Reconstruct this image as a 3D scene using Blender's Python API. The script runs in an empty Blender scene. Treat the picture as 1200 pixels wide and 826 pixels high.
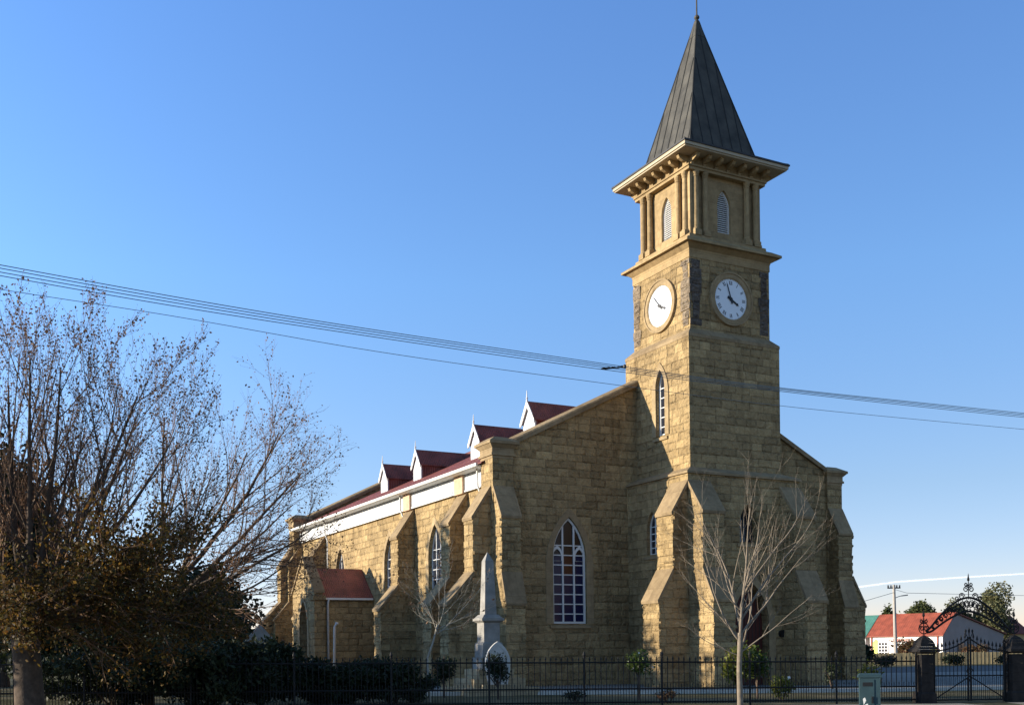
import bpy, math, random
from mathutils import Vector, Matrix
from mathutils.geometry import tessellate_polygon
import numpy as np

S = bpy.context.scene
COL = S.collection
R_ = math.radians
rng = random.Random(11)

# ------------------------------------------------------------------ camera
CAMP = Vector((-33.1003, -42.1439, 1.9))
YAW, ROLL, FPX = 0.4888, 0.0125, 1261.84
RT = Vector((math.cos(YAW), -math.sin(YAW), 0)); FW = Vector((math.sin(YAW), math.cos(YAW), 0)); UP = Vector((0, 0, 1))
cd = bpy.data.cameras.new('camera'); cam = bpy.data.objects.new('camera', cd); COL.objects.link(cam)
cd.sensor_width = 36; cd.sensor_fit = 'HORIZONTAL'; cd.lens = FPX / 1200 * 36
cd.shift_y = (759.15 - 412.5) / 1200
cd.clip_start = .2; cd.clip_end = 20000
r_ = RT * math.cos(ROLL) - UP * math.sin(ROLL); u_ = UP * math.cos(ROLL) + RT * math.sin(ROLL)
cam.matrix_world = Matrix(((r_.x, u_.x, -FW.x, CAMP.x), (r_.y, u_.y, -FW.y, CAMP.y), (r_.z, u_.z, -FW.z, CAMP.z), (0, 0, 0, 1)))
S.camera = cam

# ------------------------------------------------------------------ sky and sun
SUN_TO = Vector((-1.0, 0.405, 0.205)).normalized()          # towards the sun
elev = math.asin(SUN_TO.z); azim = math.atan2(SUN_TO.x, SUN_TO.y)
W = bpy.data.worlds.new('World'); S.world = W; W.use_nodes = True
nt = W.node_tree; bg = nt.nodes['Background']
sky = nt.nodes.new('ShaderNodeTexSky'); sky.sky_type = 'NISHITA'; sky.sun_disc = False
sky.sun_elevation = elev; sky.sun_rotation = azim
sky.altitude = 1400; sky.air_density = 1.0; sky.dust_density = 0.0; sky.ozone_density = 2.0
tc = nt.nodes.new('ShaderNodeTexCoord'); sx_ = nt.nodes.new('ShaderNodeSeparateXYZ'); nt.links.new(tc.outputs['Generated'], sx_.inputs[0])
cr = nt.nodes.new('ShaderNodeValToRGB'); nt.links.new(sx_.outputs[2], cr.inputs[0])   # blue deepens with height above the horizon; overhead tint darkened to weaken shade fill
for el, (p_, c_) in zip([cr.color_ramp.elements[0], cr.color_ramp.elements[1]] + [cr.color_ramp.elements.new(.5) for _ in range(4)],
                        ((0, (.53, .44, .57)), (1, (.13, .105, .08)), (.14, (.53, .51, .575)), (.32, (.555, .665, .80)), (.52, (.535, .68, .90)), (.66, (.23, .22, .20)))): el.position = p_; el.color = (*c_, 1)
dt = nt.nodes.new('ShaderNodeVectorMath'); dt.operation = 'DOT_PRODUCT'; nt.links.new(tc.outputs['Generated'], dt.inputs[0]); dt.inputs[1].default_value = SUN_TO
ga = nt.nodes.new('ShaderNodeMapRange'); nt.links.new(dt.outputs['Value'], ga.inputs[0])
for i_, v_ in ((1, -.6), (2, .6), (3, 1.4), (4, 2.6)): ga.inputs[i_].default_value = v_
m1 = nt.nodes.new('ShaderNodeVectorMath'); m1.operation = 'MULTIPLY'; nt.links.new(sky.outputs[0], m1.inputs[0]); nt.links.new(cr.outputs[0], m1.inputs[1])
m2 = nt.nodes.new('ShaderNodeVectorMath'); m2.operation = 'SCALE'; nt.links.new(m1.outputs[0], m2.inputs[0]); nt.links.new(ga.outputs[0], m2.inputs[3])
nt.links.new(m2.outputs[0], bg.inputs[0]); bg.inputs[1].default_value = 0.115
sl = bpy.data.lights.new('sun', 'SUN'); sun = bpy.data.objects.new('sun', sl); COL.objects.link(sun)
sl.energy = 5.0; sl.angle = R_(.5); sl.color = (1, .90, .74)
sun.rotation_euler = (-SUN_TO).to_track_quat('-Z', 'Y').to_euler(); sun.location = (-60, 30, 40)
S.view_settings.view_transform = 'Standard'; S.view_settings.look = 'None'
S.view_settings.exposure = 0.92; S.view_settings.gamma = 1; S.view_settings.use_curve_mapping = False


def lat_dep(x, y):
    d = Vector((x, y, 0)) - CAMP; return d.dot(RT), d.dot(FW)
def gz(x, y):                                               # the ground rises gently towards the left of the site
    l, d = lat_dep(x, y)
    t = max(-1.0, min(34.0, 14 - l)); return .0105 * t
def at(lat, dep, z=None):                                   # a point given as metres to the side of and beyond the viewpoint
    p = CAMP + RT * lat + FW * dep
    return Vector((p.x, p.y, gz(p.x, p.y) if z is None else z))

# ------------------------------------------------------------------ materials
MATS = {}
def mat(name, col, rough=.8, metal=0, spec=.3):
    m = bpy.data.materials.new(name); m.use_nodes = True; b = m.node_tree.nodes['Principled BSDF']
    b.inputs['Base Color'].default_value = (*col, 1); b.inputs['Roughness'].default_value = rough
    b.inputs['Metallic'].default_value = metal; b.inputs['Specular IOR Level'].default_value = spec
    MATS[name] = m; return m
def N(m, t, **kw):
    n = m.node_tree.nodes.new(t)
    for k, v in kw.items():
        if k.startswith('i_'): n.inputs[k[2:].replace('_', ' ')].default_value = v
        else: setattr(n, k, v)
    return n
def L(m, a, b): m.node_tree.links.new(a, b)
def ramp(m, src, stops):
    n = N(m, 'ShaderNodeValToRGB'); e = n.color_ramp.elements
    while len(e) < len(stops): e.new(.5)
    for el, (p, c) in zip(e, stops): el.position = p; el.color = (*c, 1) if len(c) == 3 else c
    L(m, src, n.inputs[0]); return n.outputs[0]
def mix(m, a, b, fac, mode='MULTIPLY'):
    n = N(m, 'ShaderNodeMix', data_type='RGBA', blend_type=mode)
    for s, v in ((0, fac), (6, a), (7, b)):
        if hasattr(v, 'is_linked') or hasattr(v, 'links'): L(m, v, n.inputs[s])
        else: n.inputs[s].default_value = v if s == 0 else (*v, 1)
    return n.outputs[2]
def noise(m, vec, scale, detail=4, rough=.55):
    n = N(m, 'ShaderNodeTexNoise'); n.inputs['Scale'].default_value = scale; n.inputs['Detail'].default_value = detail; n.inputs['Roughness'].default_value = rough
    if vec is not None: L(m, vec, n.inputs['Vector'])
    return n.outputs['Fac']
def pos(m): return N(m, 'ShaderNodeNewGeometry').outputs['Position']
def bump(m, h, strength, dist, prev=None):
    b = N(m, 'ShaderNodeBump'); b.inputs['Strength'].default_value = strength; b.inputs['Distance'].default_value = dist
    L(m, h, b.inputs['Height'])
    if prev is not None: L(m, prev, b.inputs['Normal'])
    return b.outputs[0]

def stone(name, c1, c2, mortar, bw, bh, rock=.05, stain=.5, msize=.012, jit=.09):
    m = mat(name, c1, .9, 0, .15); b = m.node_tree.nodes['Principled BSDF']
    uv = N(m, 'ShaderNodeUVMap').outputs[0]; p = pos(m)
    nv = N(m, 'ShaderNodeTexNoise'); nv.inputs['Scale'].default_value = 1.7; nv.inputs['Detail'].default_value = 3; L(m, uv, nv.inputs['Vector'])
    sub = N(m, 'ShaderNodeVectorMath', operation='SUBTRACT'); sub.inputs[1].default_value = (.5, .5, .5); L(m, nv.outputs['Color'], sub.inputs[0])
    sc = N(m, 'ShaderNodeVectorMath', operation='SCALE'); sc.inputs[3].default_value = jit; L(m, sub.outputs[0], sc.inputs[0])
    ad = N(m, 'ShaderNodeVectorMath', operation='ADD'); L(m, uv, ad.inputs[0]); L(m, sc.outputs[0], ad.inputs[1])
    br = N(m, 'ShaderNodeTexBrick', offset=.43, squash=.72, squash_frequency=3)
    for k, v in (('Scale', 1), ('Mortar Size', msize), ('Mortar Smooth', .35), ('Bias', 0), ('Brick Width', bw), ('Row Height', bh)): br.inputs[k].default_value = v
    br.inputs['Color1'].default_value = (*c1, 1); br.inputs['Color2'].default_value = (*c2, 1); br.inputs['Mortar'].default_value = (*mortar, 1)
    L(m, ad.outputs[0], br.inputs['Vector'])
    # mottling, patches and dark streaks of weathering that belong to the stone itself
    col = mix(m, br.outputs['Color'], ramp(m, noise(m, p, 3.1, 6, .65), [(.3, (.74, .72, .70)), (.7, (1.14, 1.13, 1.1))]), 1.0)
    col = mix(m, col, ramp(m, noise(m, p, .35, 4), [(.32, (.82, .80, .78)), (.68, (1.1, 1.08, 1.04))]), 1.0)
    mp = N(m, 'ShaderNodeMapping'); mp.inputs['Scale'].default_value = (1.1, 1.1, .22); L(m, p, mp.inputs['Vector'])
    st = ramp(m, noise(m, mp.outputs[0], .9, 5, .6), [(.56, (1, 1, 1)), (.74, (.42, .40, .38))])
    col = mix(m, col, st, stain)
    L(m, col, b.inputs['Base Color'])
    inv = N(m, 'ShaderNodeMath', operation='SUBTRACT'); inv.inputs[0].default_value = 1; L(m, br.outputs['Fac'], inv.inputs[1])
    n1 = bump(m, inv.outputs[0], .6, .02)
    b2 = N(m, 'ShaderNodeTexBrick', offset=.43, squash=.72, squash_frequency=3)      # pillowed rock faces: a wide soft margin round every block
    for k, v in (('Scale', 1), ('Mortar Size', min(bw, bh) * .22), ('Mortar Smooth', 1), ('Bias', 0), ('Brick Width', bw), ('Row Height', bh)): b2.inputs[k].default_value = v
    for k in ('Color1', 'Mortar'): b2.inputs[k].default_value = (0, 0, 0, 1)
    b2.inputs['Color2'].default_value = (1, 1, 1, 1); L(m, ad.outputs[0], b2.inputs['Vector'])
    if rock > .06:
        i2 = N(m, 'ShaderNodeMath', operation='SUBTRACT'); i2.inputs[0].default_value = 1; L(m, b2.outputs['Fac'], i2.inputs[1]); n1 = bump(m, i2.outputs[0], .4, .04, n1)
        s2 = N(m, 'ShaderNodeSeparateColor'); L(m, b2.outputs['Color'], s2.inputs[0]); n1 = bump(m, s2.outputs[0], .7, .05, n1)
    sp = N(m, 'ShaderNodeSeparateColor'); L(m, br.outputs['Color'], sp.inputs[0])
    rn = noise(m, p, 5.5, 7, .62)
    n2 = bump(m, rn, .95, rock, n1)
    pit = ramp(m, noise(m, p, 9, 3, .5), [(.24, (.35, .33, .30)), (.33, (1, 1, 1))])
    if rock > .06: L(m, mix(m, col, pit, .8), b.inputs['Base Color'])
    L(m, n2, b.inputs['Normal']); return m

SAND = stone('rock_faced_sandstone', (.495, .362, .186), (.325, .234, .12), (.23, .166, .086), .84, .37, .22, .9, .009, .08)
DRESS = stone('dressed_sandstone', (.365, .275, .16), (.31, .233, .134), (.24, .18, .10), 1.1, .55, .02, .35, .006, .01)
SMOOTH = stone('smooth_belfry_sandstone', (.385, .283, .152), (.34, .248, .132), (.28, .205, .11), .9, .34, .012, .25, .005, .005)
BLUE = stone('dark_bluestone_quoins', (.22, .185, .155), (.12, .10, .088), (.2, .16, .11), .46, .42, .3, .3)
CAPS = stone('weathered_cap_stone', (.315, .236, .14), (.245, .182, .107), (.18, .132, .075), 1.4, 1.4, .03, .7, .006, .02)
GSTEP = stone('pale_sandstone_steps', (.50, .40, .25), (.42, .33, .20), (.3, .24, .15), .7, .3, .03, .4)

def simple(name, col, rough=.7, metal=0, var=.18, scale=3, bscale=25, bstr=.15, spec=.3):
    m = mat(name, col, rough, metal, spec); b = m.node_tree.nodes['Principled BSDF']; p = pos(m)
    lo = tuple(c * (1 - var) for c in col); hi = tuple(min(1, c * (1 + var)) for c in col)
    L(m, ramp(m, noise(m, p, scale, 5, .6), [(.3, lo), (.7, hi)]), b.inputs['Base Color'])
    if bstr: L(m, bump(m, noise(m, p, bscale, 3), bstr, .01), b.inputs['Normal'])
    return m
def ribbed(name, col, pitch, rough=.55, var=.3, amp=.02, spec=.4):
    m = simple(name, col, rough, 0, var, 1.2, 25, 0, spec); b = m.node_tree.nodes['Principled BSDF']
    uv = N(m, 'ShaderNodeUVMap').outputs[0]; sx = N(m, 'ShaderNodeSeparateXYZ'); L(m, uv, sx.inputs[0])
    mu = N(m, 'ShaderNodeMath', operation='MULTIPLY'); mu.inputs[1].default_value = 2 * math.pi / pitch; L(m, sx.outputs[0], mu.inputs[0])
    si = N(m, 'ShaderNodeMath', operation='SINE'); L(m, mu.outputs[0], si.inputs[0])
    L(m, bump(m, si.outputs[0], .8, amp), b.inputs['Normal']); return m

REDROOF = ribbed('red_corrugated_iron', (.20, .056, .038), .12, .6, .45)
WHITE = simple('white_paint', (.66, .645, .60), .5, 0, .04, 2, 30, .05)
BOARDS = ribbed('white_tongue_and_groove_boards', (.53, .535, .535), .28, .5, .05, .03)
TAN = simple('tan_plaster', (.50, .34, .22), .85)
COPPER = simple('weathered_dark_copper', (.056, .051, .040), .75, .0, .45, 1.5, 20, .1, .4)
SEAM = mat('dark_copper_seams', (.022, .021, .018), .7)
DARKEDGE = simple('dark_roof_edge', (.04, .038, .036), .6)
CREAM = simple('cream_painted_timber', (.40, .33, .22), .6, 0, .08)
GLASS = mat('dark_window_glass', (.018, .02, .028), .08, 0, .6)
GBLUE = mat('deep_blue_stained_glass', (.012, .014, .05), .2, 0, .25)
GRED = mat('red_stained_glass', (.05, .011, .008), .2, 0, .25)
GDARK = mat('brown_stained_glass', (.02, .013, .012), .2, 0, .25)
DOORM = simple('red_brown_door_timber', (.085, .022, .014), .6)
CLOCKW = simple('white_clock_enamel', (.74, .77, .78), .35, 0, .03, 2, 30, 0)
BLACK = mat('black_paint', (.012, .012, .012), .45)
WASHOUT = mat('glare_washed_numerals', (.62, .62, .60), .5)  # numerals coloured pale to imitate strong sunlight washing them out
IRON = simple('black_wrought_iron', (.010, .009, .008), .7, .0, .3, 8, 60, .2)
PILLAR = simple('dark_weathered_gate_stone', (.022, .018, .015), .9, 0, .45, 5, 18, .5)
MARBLE = simple('pale_grey_marble', (.25, .232, .20), .7, 0, .25, 2.5, 25, .1)
CONC = simple('pale_concrete', (.20, .20, .185), .9, 0, .16, .7, 14, .2)
KERBM = simple('kerb_concrete', (.52, .48, .40), .9, 0, .12, 1.2)
ASPH = simple('grey_asphalt', (.075, .077, .08), .9, 0, .2, 1.2, 30, .3)
BOXM = simple('blue_green_cabinet_paint', (.03, .058, .064), .5, .1, .15, 2.5, 30, .1)
BARKD = simple('dark_brown_bark', (.085, .06, .042), .95, 0, .4, 7, 22, .8)
BARKL = simple('pale_grey_bark', (.20, .16, .115), .9, 0, .25, 7, 30, .5)
BARKW = simple('silvery_bark', (.36, .32, .25), .9, 0, .25, 7, 30, .5)
TWIG = simple('brown_twig_bark', (.20, .118, .07), .9, 0, .3, 4, 30, 0)
WIREM = mat('grey_wire', (.17, .21, .22), .45, .3)
POLEM = simple('sun_bleached_timber_pole', (.36, .325, .28), .9, 0, .15, 6)
HWHITE = simple('white_house_plaster', (.80, .78, .74), .8, 0, .05, .8)
HSHADED = simple('shaded_gable_plaster', (.30, .25, .225), .85, 0, .1, .6)  # shade put into the plaster colour: this gable faces away from the sun
HRED = ribbed('orange_red_house_roof', (.25, .058, .030), .3, .65, .3, .006)
HGREEN = ribbed('green_house_roof', (.06, .17, .13), .3, .6, .2, .006)
YELLOW = simple('yellow_green_mural_paint', (.58, .60, .16), .8, 0, .25, 1.5)
LETTER = mat('faded_red_sign_paint', (.60, .20, .12), .8)
DRYW = simple('dry_straw_fence', (.40, .30, .15), .95, 0, .15, 2.5, 12, .5)

def leafmat(name, cols, trans=.35, rough=.6):
    m = mat(name, cols[0], rough, 0, .25); nt = m.node_tree; b = nt.nodes['Principled BSDF']; out = nt.nodes['Material Output']
    g = N(m, 'ShaderNodeNewGeometry'); st = [(i / max(1, len(cols) - 1), c) for i, c in enumerate(cols)]
    c = ramp(m, g.outputs['Random Per Island'], st); L(m, c, b.inputs['Base Color'])
    tr = N(m, 'ShaderNodeBsdfTranslucent'); L(m, c, tr.inputs[0])
    mx = N(m, 'ShaderNodeMixShader'); mx.inputs[0].default_value = trans
    L(m, b.outputs[0], mx.inputs[1]); L(m, tr.outputs[0], mx.inputs[2]); L(m, mx.outputs[0], out.inputs[0]); return m
LF_BROWN = leafmat('russet_autumn_leaves', [(.12, .05, .012), (.05, .032, .011), (.20, .11, .02), (.06, .055, .014), (.035, .024, .01)], .45)
LF_DEAD = leafmat('withered_brown_leaves', [(.13, .07, .036), (.20, .105, .05), (.08, .05, .03)], .3)
LF_DARK = leafmat('dark_evergreen_leaves', [(.012, .021, .008), (.026, .036, .012), (.015, .020, .011)], .15)
LF_GREEN = leafmat('glossy_green_leaves', [(.04, .07, .014), (.09, .12, .02), (.055, .085, .02)], .3, .35)
LF_YEL = leafmat('yellow_green_leaves', [(.13, .15, .02), (.19, .19, .03), (.08, .10, .02)], .4, .45)
LF_GUM = leafmat('grey_olive_gum_leaves', [(.10, .11, .05), (.16, .14, .06), (.07, .085, .04)], .25)
LF_ROUND = leafmat('olive_leaves', [(.055, .07, .02), (.09, .095, .03), (.04, .055, .018)], .25)
LF_RUST = leafmat('rusty_shrub_leaves', [(.16, .07, .035), (.10, .06, .03), (.13, .10, .04)], .3)
PETAL = mat('white_petals', (.8, .78, .72), .6)

gm = mat('dry_ground', (.2, .16, .1), .95, 0, .1); b = gm.node_tree.nodes['Principled BSDF']; p = pos(gm)
c = ramp(gm, noise(gm, p, .25, 6, .65), [(.35, (.06, .06, .025)), (.5, (.12, .10, .05)), (.65, (.20, .16, .095))])
c = mix(gm, c, ramp(gm, noise(gm, p, 6, 5, .7), [(.3, (.7, .7, .7)), (.7, (1.2, 1.2, 1.2))]), 1.0)
L(gm, c, b.inputs['Base Color']); L(gm, bump(gm, noise(gm, p, 9, 6, .7), .6, .04), b.inputs['Normal'])
SANDM = simple('sandy_pavement', (.40, .32, .22), .95, 0, .2, 1.1, 16, .3)

# ------------------------------------------------------------------ mesh helpers
def tag(o, label=None, cat=None, group=None, kind=None):
    if label: o['label'] = label
    if cat: o['category'] = cat
    if group: o['group'] = group
    if kind: o['kind'] = kind
    return o
def thing(name, label, cat, loc=(0, 0, 0), group=None):
    o = bpy.data.objects.new(name, None); COL.objects.link(o); o.location = loc; o.empty_display_size = .3
    return tag(o, label, cat, group)

class MB:
    def __init__(s): s.v = []; s.f = []; s.m = []; s.mi = 0
    def add(s, vs, fs):
        n = len(s.v); s.v.extend([tuple(a) for a in vs])
        for f in fs: s.f.append(tuple(i + n for i in f)); s.m.append(s.mi)
    def hexa(s, q):                                         # eight corners: bottom four, top four
        s.add(q, [(0, 3, 2, 1), (4, 5, 6, 7), (0, 1, 5, 4), (1, 2, 6, 5), (2, 3, 7, 6), (3, 0, 4, 7)])
    def box(s, x0, x1, y0, y1, z0, z1):
        x0, x1 = min(x0, x1), max(x0, x1); y0, y1 = min(y0, y1), max(y0, y1)
        s.hexa([(x0, y0, z0), (x1, y0, z0), (x1, y1, z0), (x0, y1, z0), (x0, y0, z1), (x1, y0, z1), (x1, y1, z1), (x0, y1, z1)])
    def frustum(s, ax, ay, z0, bx, by, z1, c=(0, 0)):
        x, y = c
        s.hexa([(x - ax, y - ay, z0), (x + ax, y - ay, z0), (x + ax, y + ay, z0), (x - ax, y + ay, z0), (x - bx, y - by, z1), (x + bx, y - by, z1), (x + bx, y + by, z1), (x - bx, y + by, z1)])
    def prism(s, poly, M, w0, w1):                          # flat outline (u, v) mapped by M(u, v, w), thickness from w0 to w1
        n = len(poly); a = [M(u, v, w0) for u, v in poly]; b = [M(u, v, w1) for u, v in poly]
        tri = tessellate_polygon([[Vector((u, v, 0)) for u, v in poly]])
        s.add(a + b, [tuple(t) for t in tri] + [tuple(i + n for i in t[::-1]) for t in tri] + [(i, (i + 1) % n, n + (i + 1) % n, n + i) for i in range(n)])
    def ring(s, outer, inner, M, w0, w1):
        n = len(outer)
        vs = [M(u, v, w0) for u, v in outer] + [M(u, v, w0) for u, v in inner] + [M(u, v, w1) for u, v in outer] + [M(u, v, w1) for u, v in inner]
        fs = []
        for i in range(n):
            j = (i + 1) % n
            fs += [(i, j, n + j, n + i), (2 * n + i, 3 * n + i, 3 * n + j, 2 * n + j), (i, 2 * n + i, 2 * n + j, j), (n + i, n + j, 3 * n + j, 3 * n + i)]
        s.add(vs, fs)
    def wall(s, outer, holes, M, reveal):                   # a face with openings, and the reveals of the openings
        loops = [outer] + holes; allp = [p for l in loops for p in l]
        tri = tessellate_polygon([[Vector((u, v, 0)) for u, v in l] for l in loops])
        s.add([M(u, v, 0) for u, v in allp], [tuple(t) for t in tri])
        for h in holes:
            n = len(h); s.add([M(u, v, 0) for u, v in h] + [M(u, v, -reveal) for u, v in h], [(i, (i + 1) % n, n + (i + 1) % n, n + i) for i in range(n)])
    def tube(s, pts, rad, n=4, cap=False):
        pts = [Vector(p) for p in pts]; k = len(pts)
        if k < 2: return
        base = len(s.v); ref = Vector((.3, .2, 1)).normalized(); prev = None
        for i, p in enumerate(pts):
            d = (pts[min(i + 1, k - 1)] - pts[max(i - 1, 0)])
            if d.length < 1e-9: d = Vector((0, 0, 1))
            d.normalize(); a = d.cross(ref)
            if a.length < .05: a = d.cross(Vector((1, 0, 0)))
            a.normalize(); b = d.cross(a); r = rad[i] if hasattr(rad, '__len__') else rad
            for j in range(n):
                t = 2 * math.pi * j / n; q = p + a * (math.cos(t) * r) + b * (math.sin(t) * r); s.v.append((q.x, q.y, q.z))
        for i in range(k - 1):
            for j in range(n):
                j2 = (j + 1) % n; s.f.append((base + i * n + j, base + i * n + j2, base + (i + 1) * n + j2, base + (i + 1) * n + j)); s.m.append(s.mi)
        if cap:
            s.f.append(tuple(base + j for j in range(n))[::-1]); s.f.append(tuple(base + (k - 1) * n + j for j in range(n))); s.m += [s.mi, s.mi]
    def lathe(s, prof, c, n=12):
        base = len(s.v); k = len(prof)
        for r, z in prof:
            for j in range(n):
                t = 2 * math.pi * j / n; s.v.append((c[0] + r * math.cos(t), c[1] + r * math.sin(t), c[2] + z))
        for i in range(k - 1):
            for j in range(n):
                j2 = (j + 1) % n; s.f.append((base + i * n + j, base + i * n + j2, base + (i + 1) * n + j2, base + (i + 1) * n + j)); s.m.append(s.mi)
        s.f.append(tuple(base + j for j in range(n))[::-1]); s.f.append(tuple(base + (k - 1) * n + j for j in range(n))); s.m += [s.mi, s.mi]
    def build(s, name, m, parent=None, smooth=False):
        me = bpy.data.meshes.new(name); me.from_pydata(s.v, [], s.f); me.update()
        for mm in (m if isinstance(m, (list, tuple)) else [m]): me.materials.append(mm)
        nf = len(me.polygons)
        if max(s.m or [0]): me.polygons.foreach_set('material_index', s.m)
        if smooth: me.polygons.foreach_set('use_smooth', [True] * nf)
        nl = len(me.loops)
        if nl and nl < 400000:
            co = np.empty(len(me.vertices) * 3, np.float32); me.vertices.foreach_get('co', co); co = co.reshape(-1, 3)
            vi = np.empty(nl, np.int32); me.loops.foreach_get('vertex_index', vi)
            nr = np.empty(nf * 3, np.float32); me.polygons.foreach_get('normal', nr); nr = nr.reshape(-1, 3)
            tot = np.empty(nf, np.int32); me.polygons.foreach_get('loop_total', tot)
            nl_ = np.repeat(nr, tot, 0); t = np.stack([-nl_[:, 1], nl_[:, 0], 0 * nl_[:, 0]], 1); ln = np.linalg.norm(t, axis=1)
            flat = ln < .05; t[flat] = (1, 0, 0); t[~flat] /= ln[~flat][:, None]
            bt = np.cross(nl_, t); p = co[vi]
            uv = np.stack([(p * t).sum(1), (p * bt).sum(1)], 1).astype(np.float32)
            me.uv_layers.new(name='UVMap').data.foreach_set('uv', uv.ravel())
        o = bpy.data.objects.new(name, me); COL.objects.link(o)
        if parent is not None:
            o.parent = parent
            q = parent; off = Vector((0, 0, 0))
            while q is not None: off += q.location; q = q.parent
            o.location = -off                               # geometry is given in world metres
        return o

def leaves(pts, size, jitter, name, m, parent, seed=1, asp=.6, droop=0.0):
    if not len(pts): return None
    g = np.random.default_rng(seed); P = np.array([tuple(p) for p in pts], np.float64); n = len(P)
    P = P + g.normal(0, jitter, P.shape)
    a = g.normal(size=(n, 3)); a[:, 2] -= droop; a /= np.linalg.norm(a, axis=1)[:, None]
    b = np.cross(a, g.normal(size=(n, 3))); b /= np.linalg.norm(b, axis=1)[:, None] + 1e-9
    sz = size * g.uniform(.6, 1.35, n)[:, None]
    v = np.stack([P, P + a * sz * .5 + b * sz * asp * .5, P + a * sz, P + a * sz * .5 - b * sz * asp * .5], 1).reshape(-1, 3)
    me = bpy.data.meshes.new(name); me.vertices.add(4 * n); me.vertices.foreach_set('co', v.astype(np.float32).ravel())
    me.loops.add(4 * n); me.loops.foreach_set('vertex_index', np.arange(4 * n, dtype=np.int32)); me.polygons.add(n)
    me.polygons.foreach_set('loop_start', np.arange(0, 4 * n, 4, dtype=np.int32)); me.update(calc_edges=True); me.validate()
    me.materials.append(m); o = bpy.data.objects.new(name, me); COL.objects.link(o)
    if parent is not None: o.parent = parent; o.location = -Vector(parent.location)
    return o

def MX(x, sgn=-1):      # a wall facing along X at plane x: u is world Y
    return lambda u, v, w: (x + sgn * w, u, v)
def MY(y, sgn=-1):      # a wall facing along Y at plane y: u is world X
    return lambda u, v, w: (u, y + sgn * w, v)
def lancet(c, z0, zt, hw, rise, n=7):
    Rr = (rise * rise + hw * hw) / (2 * hw); zs = zt - rise; pts = [(c - hw, z0), (c + hw, z0)]
    a1 = math.atan2(rise, Rr - hw)
    pts += [(c + hw - Rr + Rr * math.cos(a1 * i / n), zs + Rr * math.sin(a1 * i / n)) for i in range(n + 1)]
    pts += [(c - hw + Rr - Rr * math.cos(a1 * i / n), zs + Rr * math.sin(a1 * i / n)) for i in range(n - 1, -1, -1)]
    return pts
def arch_top(u, c, zt, hw, rise):   # height of the arch soffit above the point u
    Rr = (rise * rise + hw * hw) / (2 * hw); d = abs(u - c)
    if d >= hw: return zt - rise
    return zt - rise + math.sqrt(max(0, Rr * Rr - (d + Rr - hw) ** 2))
def disc(c, z, r, n=40): return [(c + r * math.cos(2 * math.pi * i / n), z + r * math.sin(2 * math.pi * i / n)) for i in range(n)]

# ------------------------------------------------------------------ the setting: ground, paving, kerb, road
def sheet(name, pts, m, dz, kind='structure', sub=12):      # a strip of quads laid on the sloping ground: pts = pairs (near edge, far edge)
    mb = MB(); k = len(pts)
    for i in range(k - 1):
        (a0, b0), (a1, b1) = pts[i], pts[i + 1]
        for j in range(sub):
            for t in range(4):
                q = []
                for (s_, tt) in ((j, t), (j + 1, t), (j + 1, t + 1), (j, t + 1)):
                    f = s_ / sub; g = tt / 4
                    n_ = Vector(a0).lerp(Vector(a1), f); f_ = Vector(b0).lerp(Vector(b1), f); p = n_.lerp(f_, g)
                    q.append((p.x, p.y, gz(p.x, p.y) + dz))
                mb.add(q, [(0, 1, 2, 3)])
    return tag(mb.build(name, m), kind=kind)
mb = MB(); ring_r = [0, 12, 24, 36, 48, 60, 75, 95, 130, 200, 400, 900, 2500, 8000]; na = 72
for i, rr in enumerate(ring_r):
    for j in range(na):
        x = CAMP.x + rr * math.cos(2 * math.pi * j / na); y = CAMP.y + rr * math.sin(2 * math.pi * j / na)
        mb.v.append((x, y, gz(x, y) if rr < 3000 else -6))
for i in range(len(ring_r) - 1):
    for j in range(na):
        j2 = (j + 1) % na; mb.f.append((i * na + j, i * na + j2, (i + 1) * na + j2, (i + 1) * na + j)); mb.m.append(0)
tag(mb.build('ground', gm), kind='structure')
def P2(lat, dep): p = CAMP + RT * lat + FW * dep; return (p.x, p.y)
# fence line frame: s metres along the street railing
FA = R_(9); FD0 = 32.2
def FP(s, w=0, z=0):   # w metres beyond the railing
    lat = s * math.cos(FA) - w * math.sin(FA); dep = FD0 + s * math.sin(FA) + w * math.cos(FA)
    p = CAMP + RT * lat + FW * dep; return Vector((p.x, p.y, gz(p.x, p.y) + z))
def FXY(s, w): p = FP(s, w); return (p.x, p.y)
sheet('pavement', [(FXY(-40, -9), FXY(-40, -.4)), (FXY(60, -9), FXY(60, -.4))], SANDM, .004, sub=40)
sheet('paving', [(FXY(-8, 8.6), FXY(-8, 34)), (FXY(70, 8.6), FXY(70, 34))], CONC, .02, sub=40)
sheet('side_road', [(FXY(10.5, 34), FXY(10.5, 50)), (FXY(120, 34), FXY(120, 50))], ASPH, .012, sub=20)
mb = MB()
for i in range(44):
    s0, s1 = -4 + i * 1.0, -4 + i * 1.0 + .985
    q = [FP(s0, 8.3, -.05), FP(s1, 8.3, -.05), FP(s1, 8.55, -.05), FP(s0, 8.55, -.05), FP(s0, 8.32, .13), FP(s1, 8.32, .13), FP(s1, 8.55, .13), FP(s0, 8.55, .13)]
    mb.hexa(q)
tag(mb.build('kerb', KERBM), kind='structure')

# ------------------------------------------------------------------ the church
church = thing('stone_church', 'sandstone church with clock tower, slate-dark spire and red iron roof', 'church')
AX, AY = 2.7, 2.56          # tower shaft half widths
BX, BY = 3.3, 3.15          # tower base half widths
CX, CY = 2.38, 2.26         # clock stage
YF = 1.65                   # plane of the main gable wall
WX = 10.2                   # nave side walls
YB = 33.0                   # far gable
SL = .49                    # gable slope
ZAP = 16.35                 # gable apex
def zgab(x): return ZAP - SL * abs(x)

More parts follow.
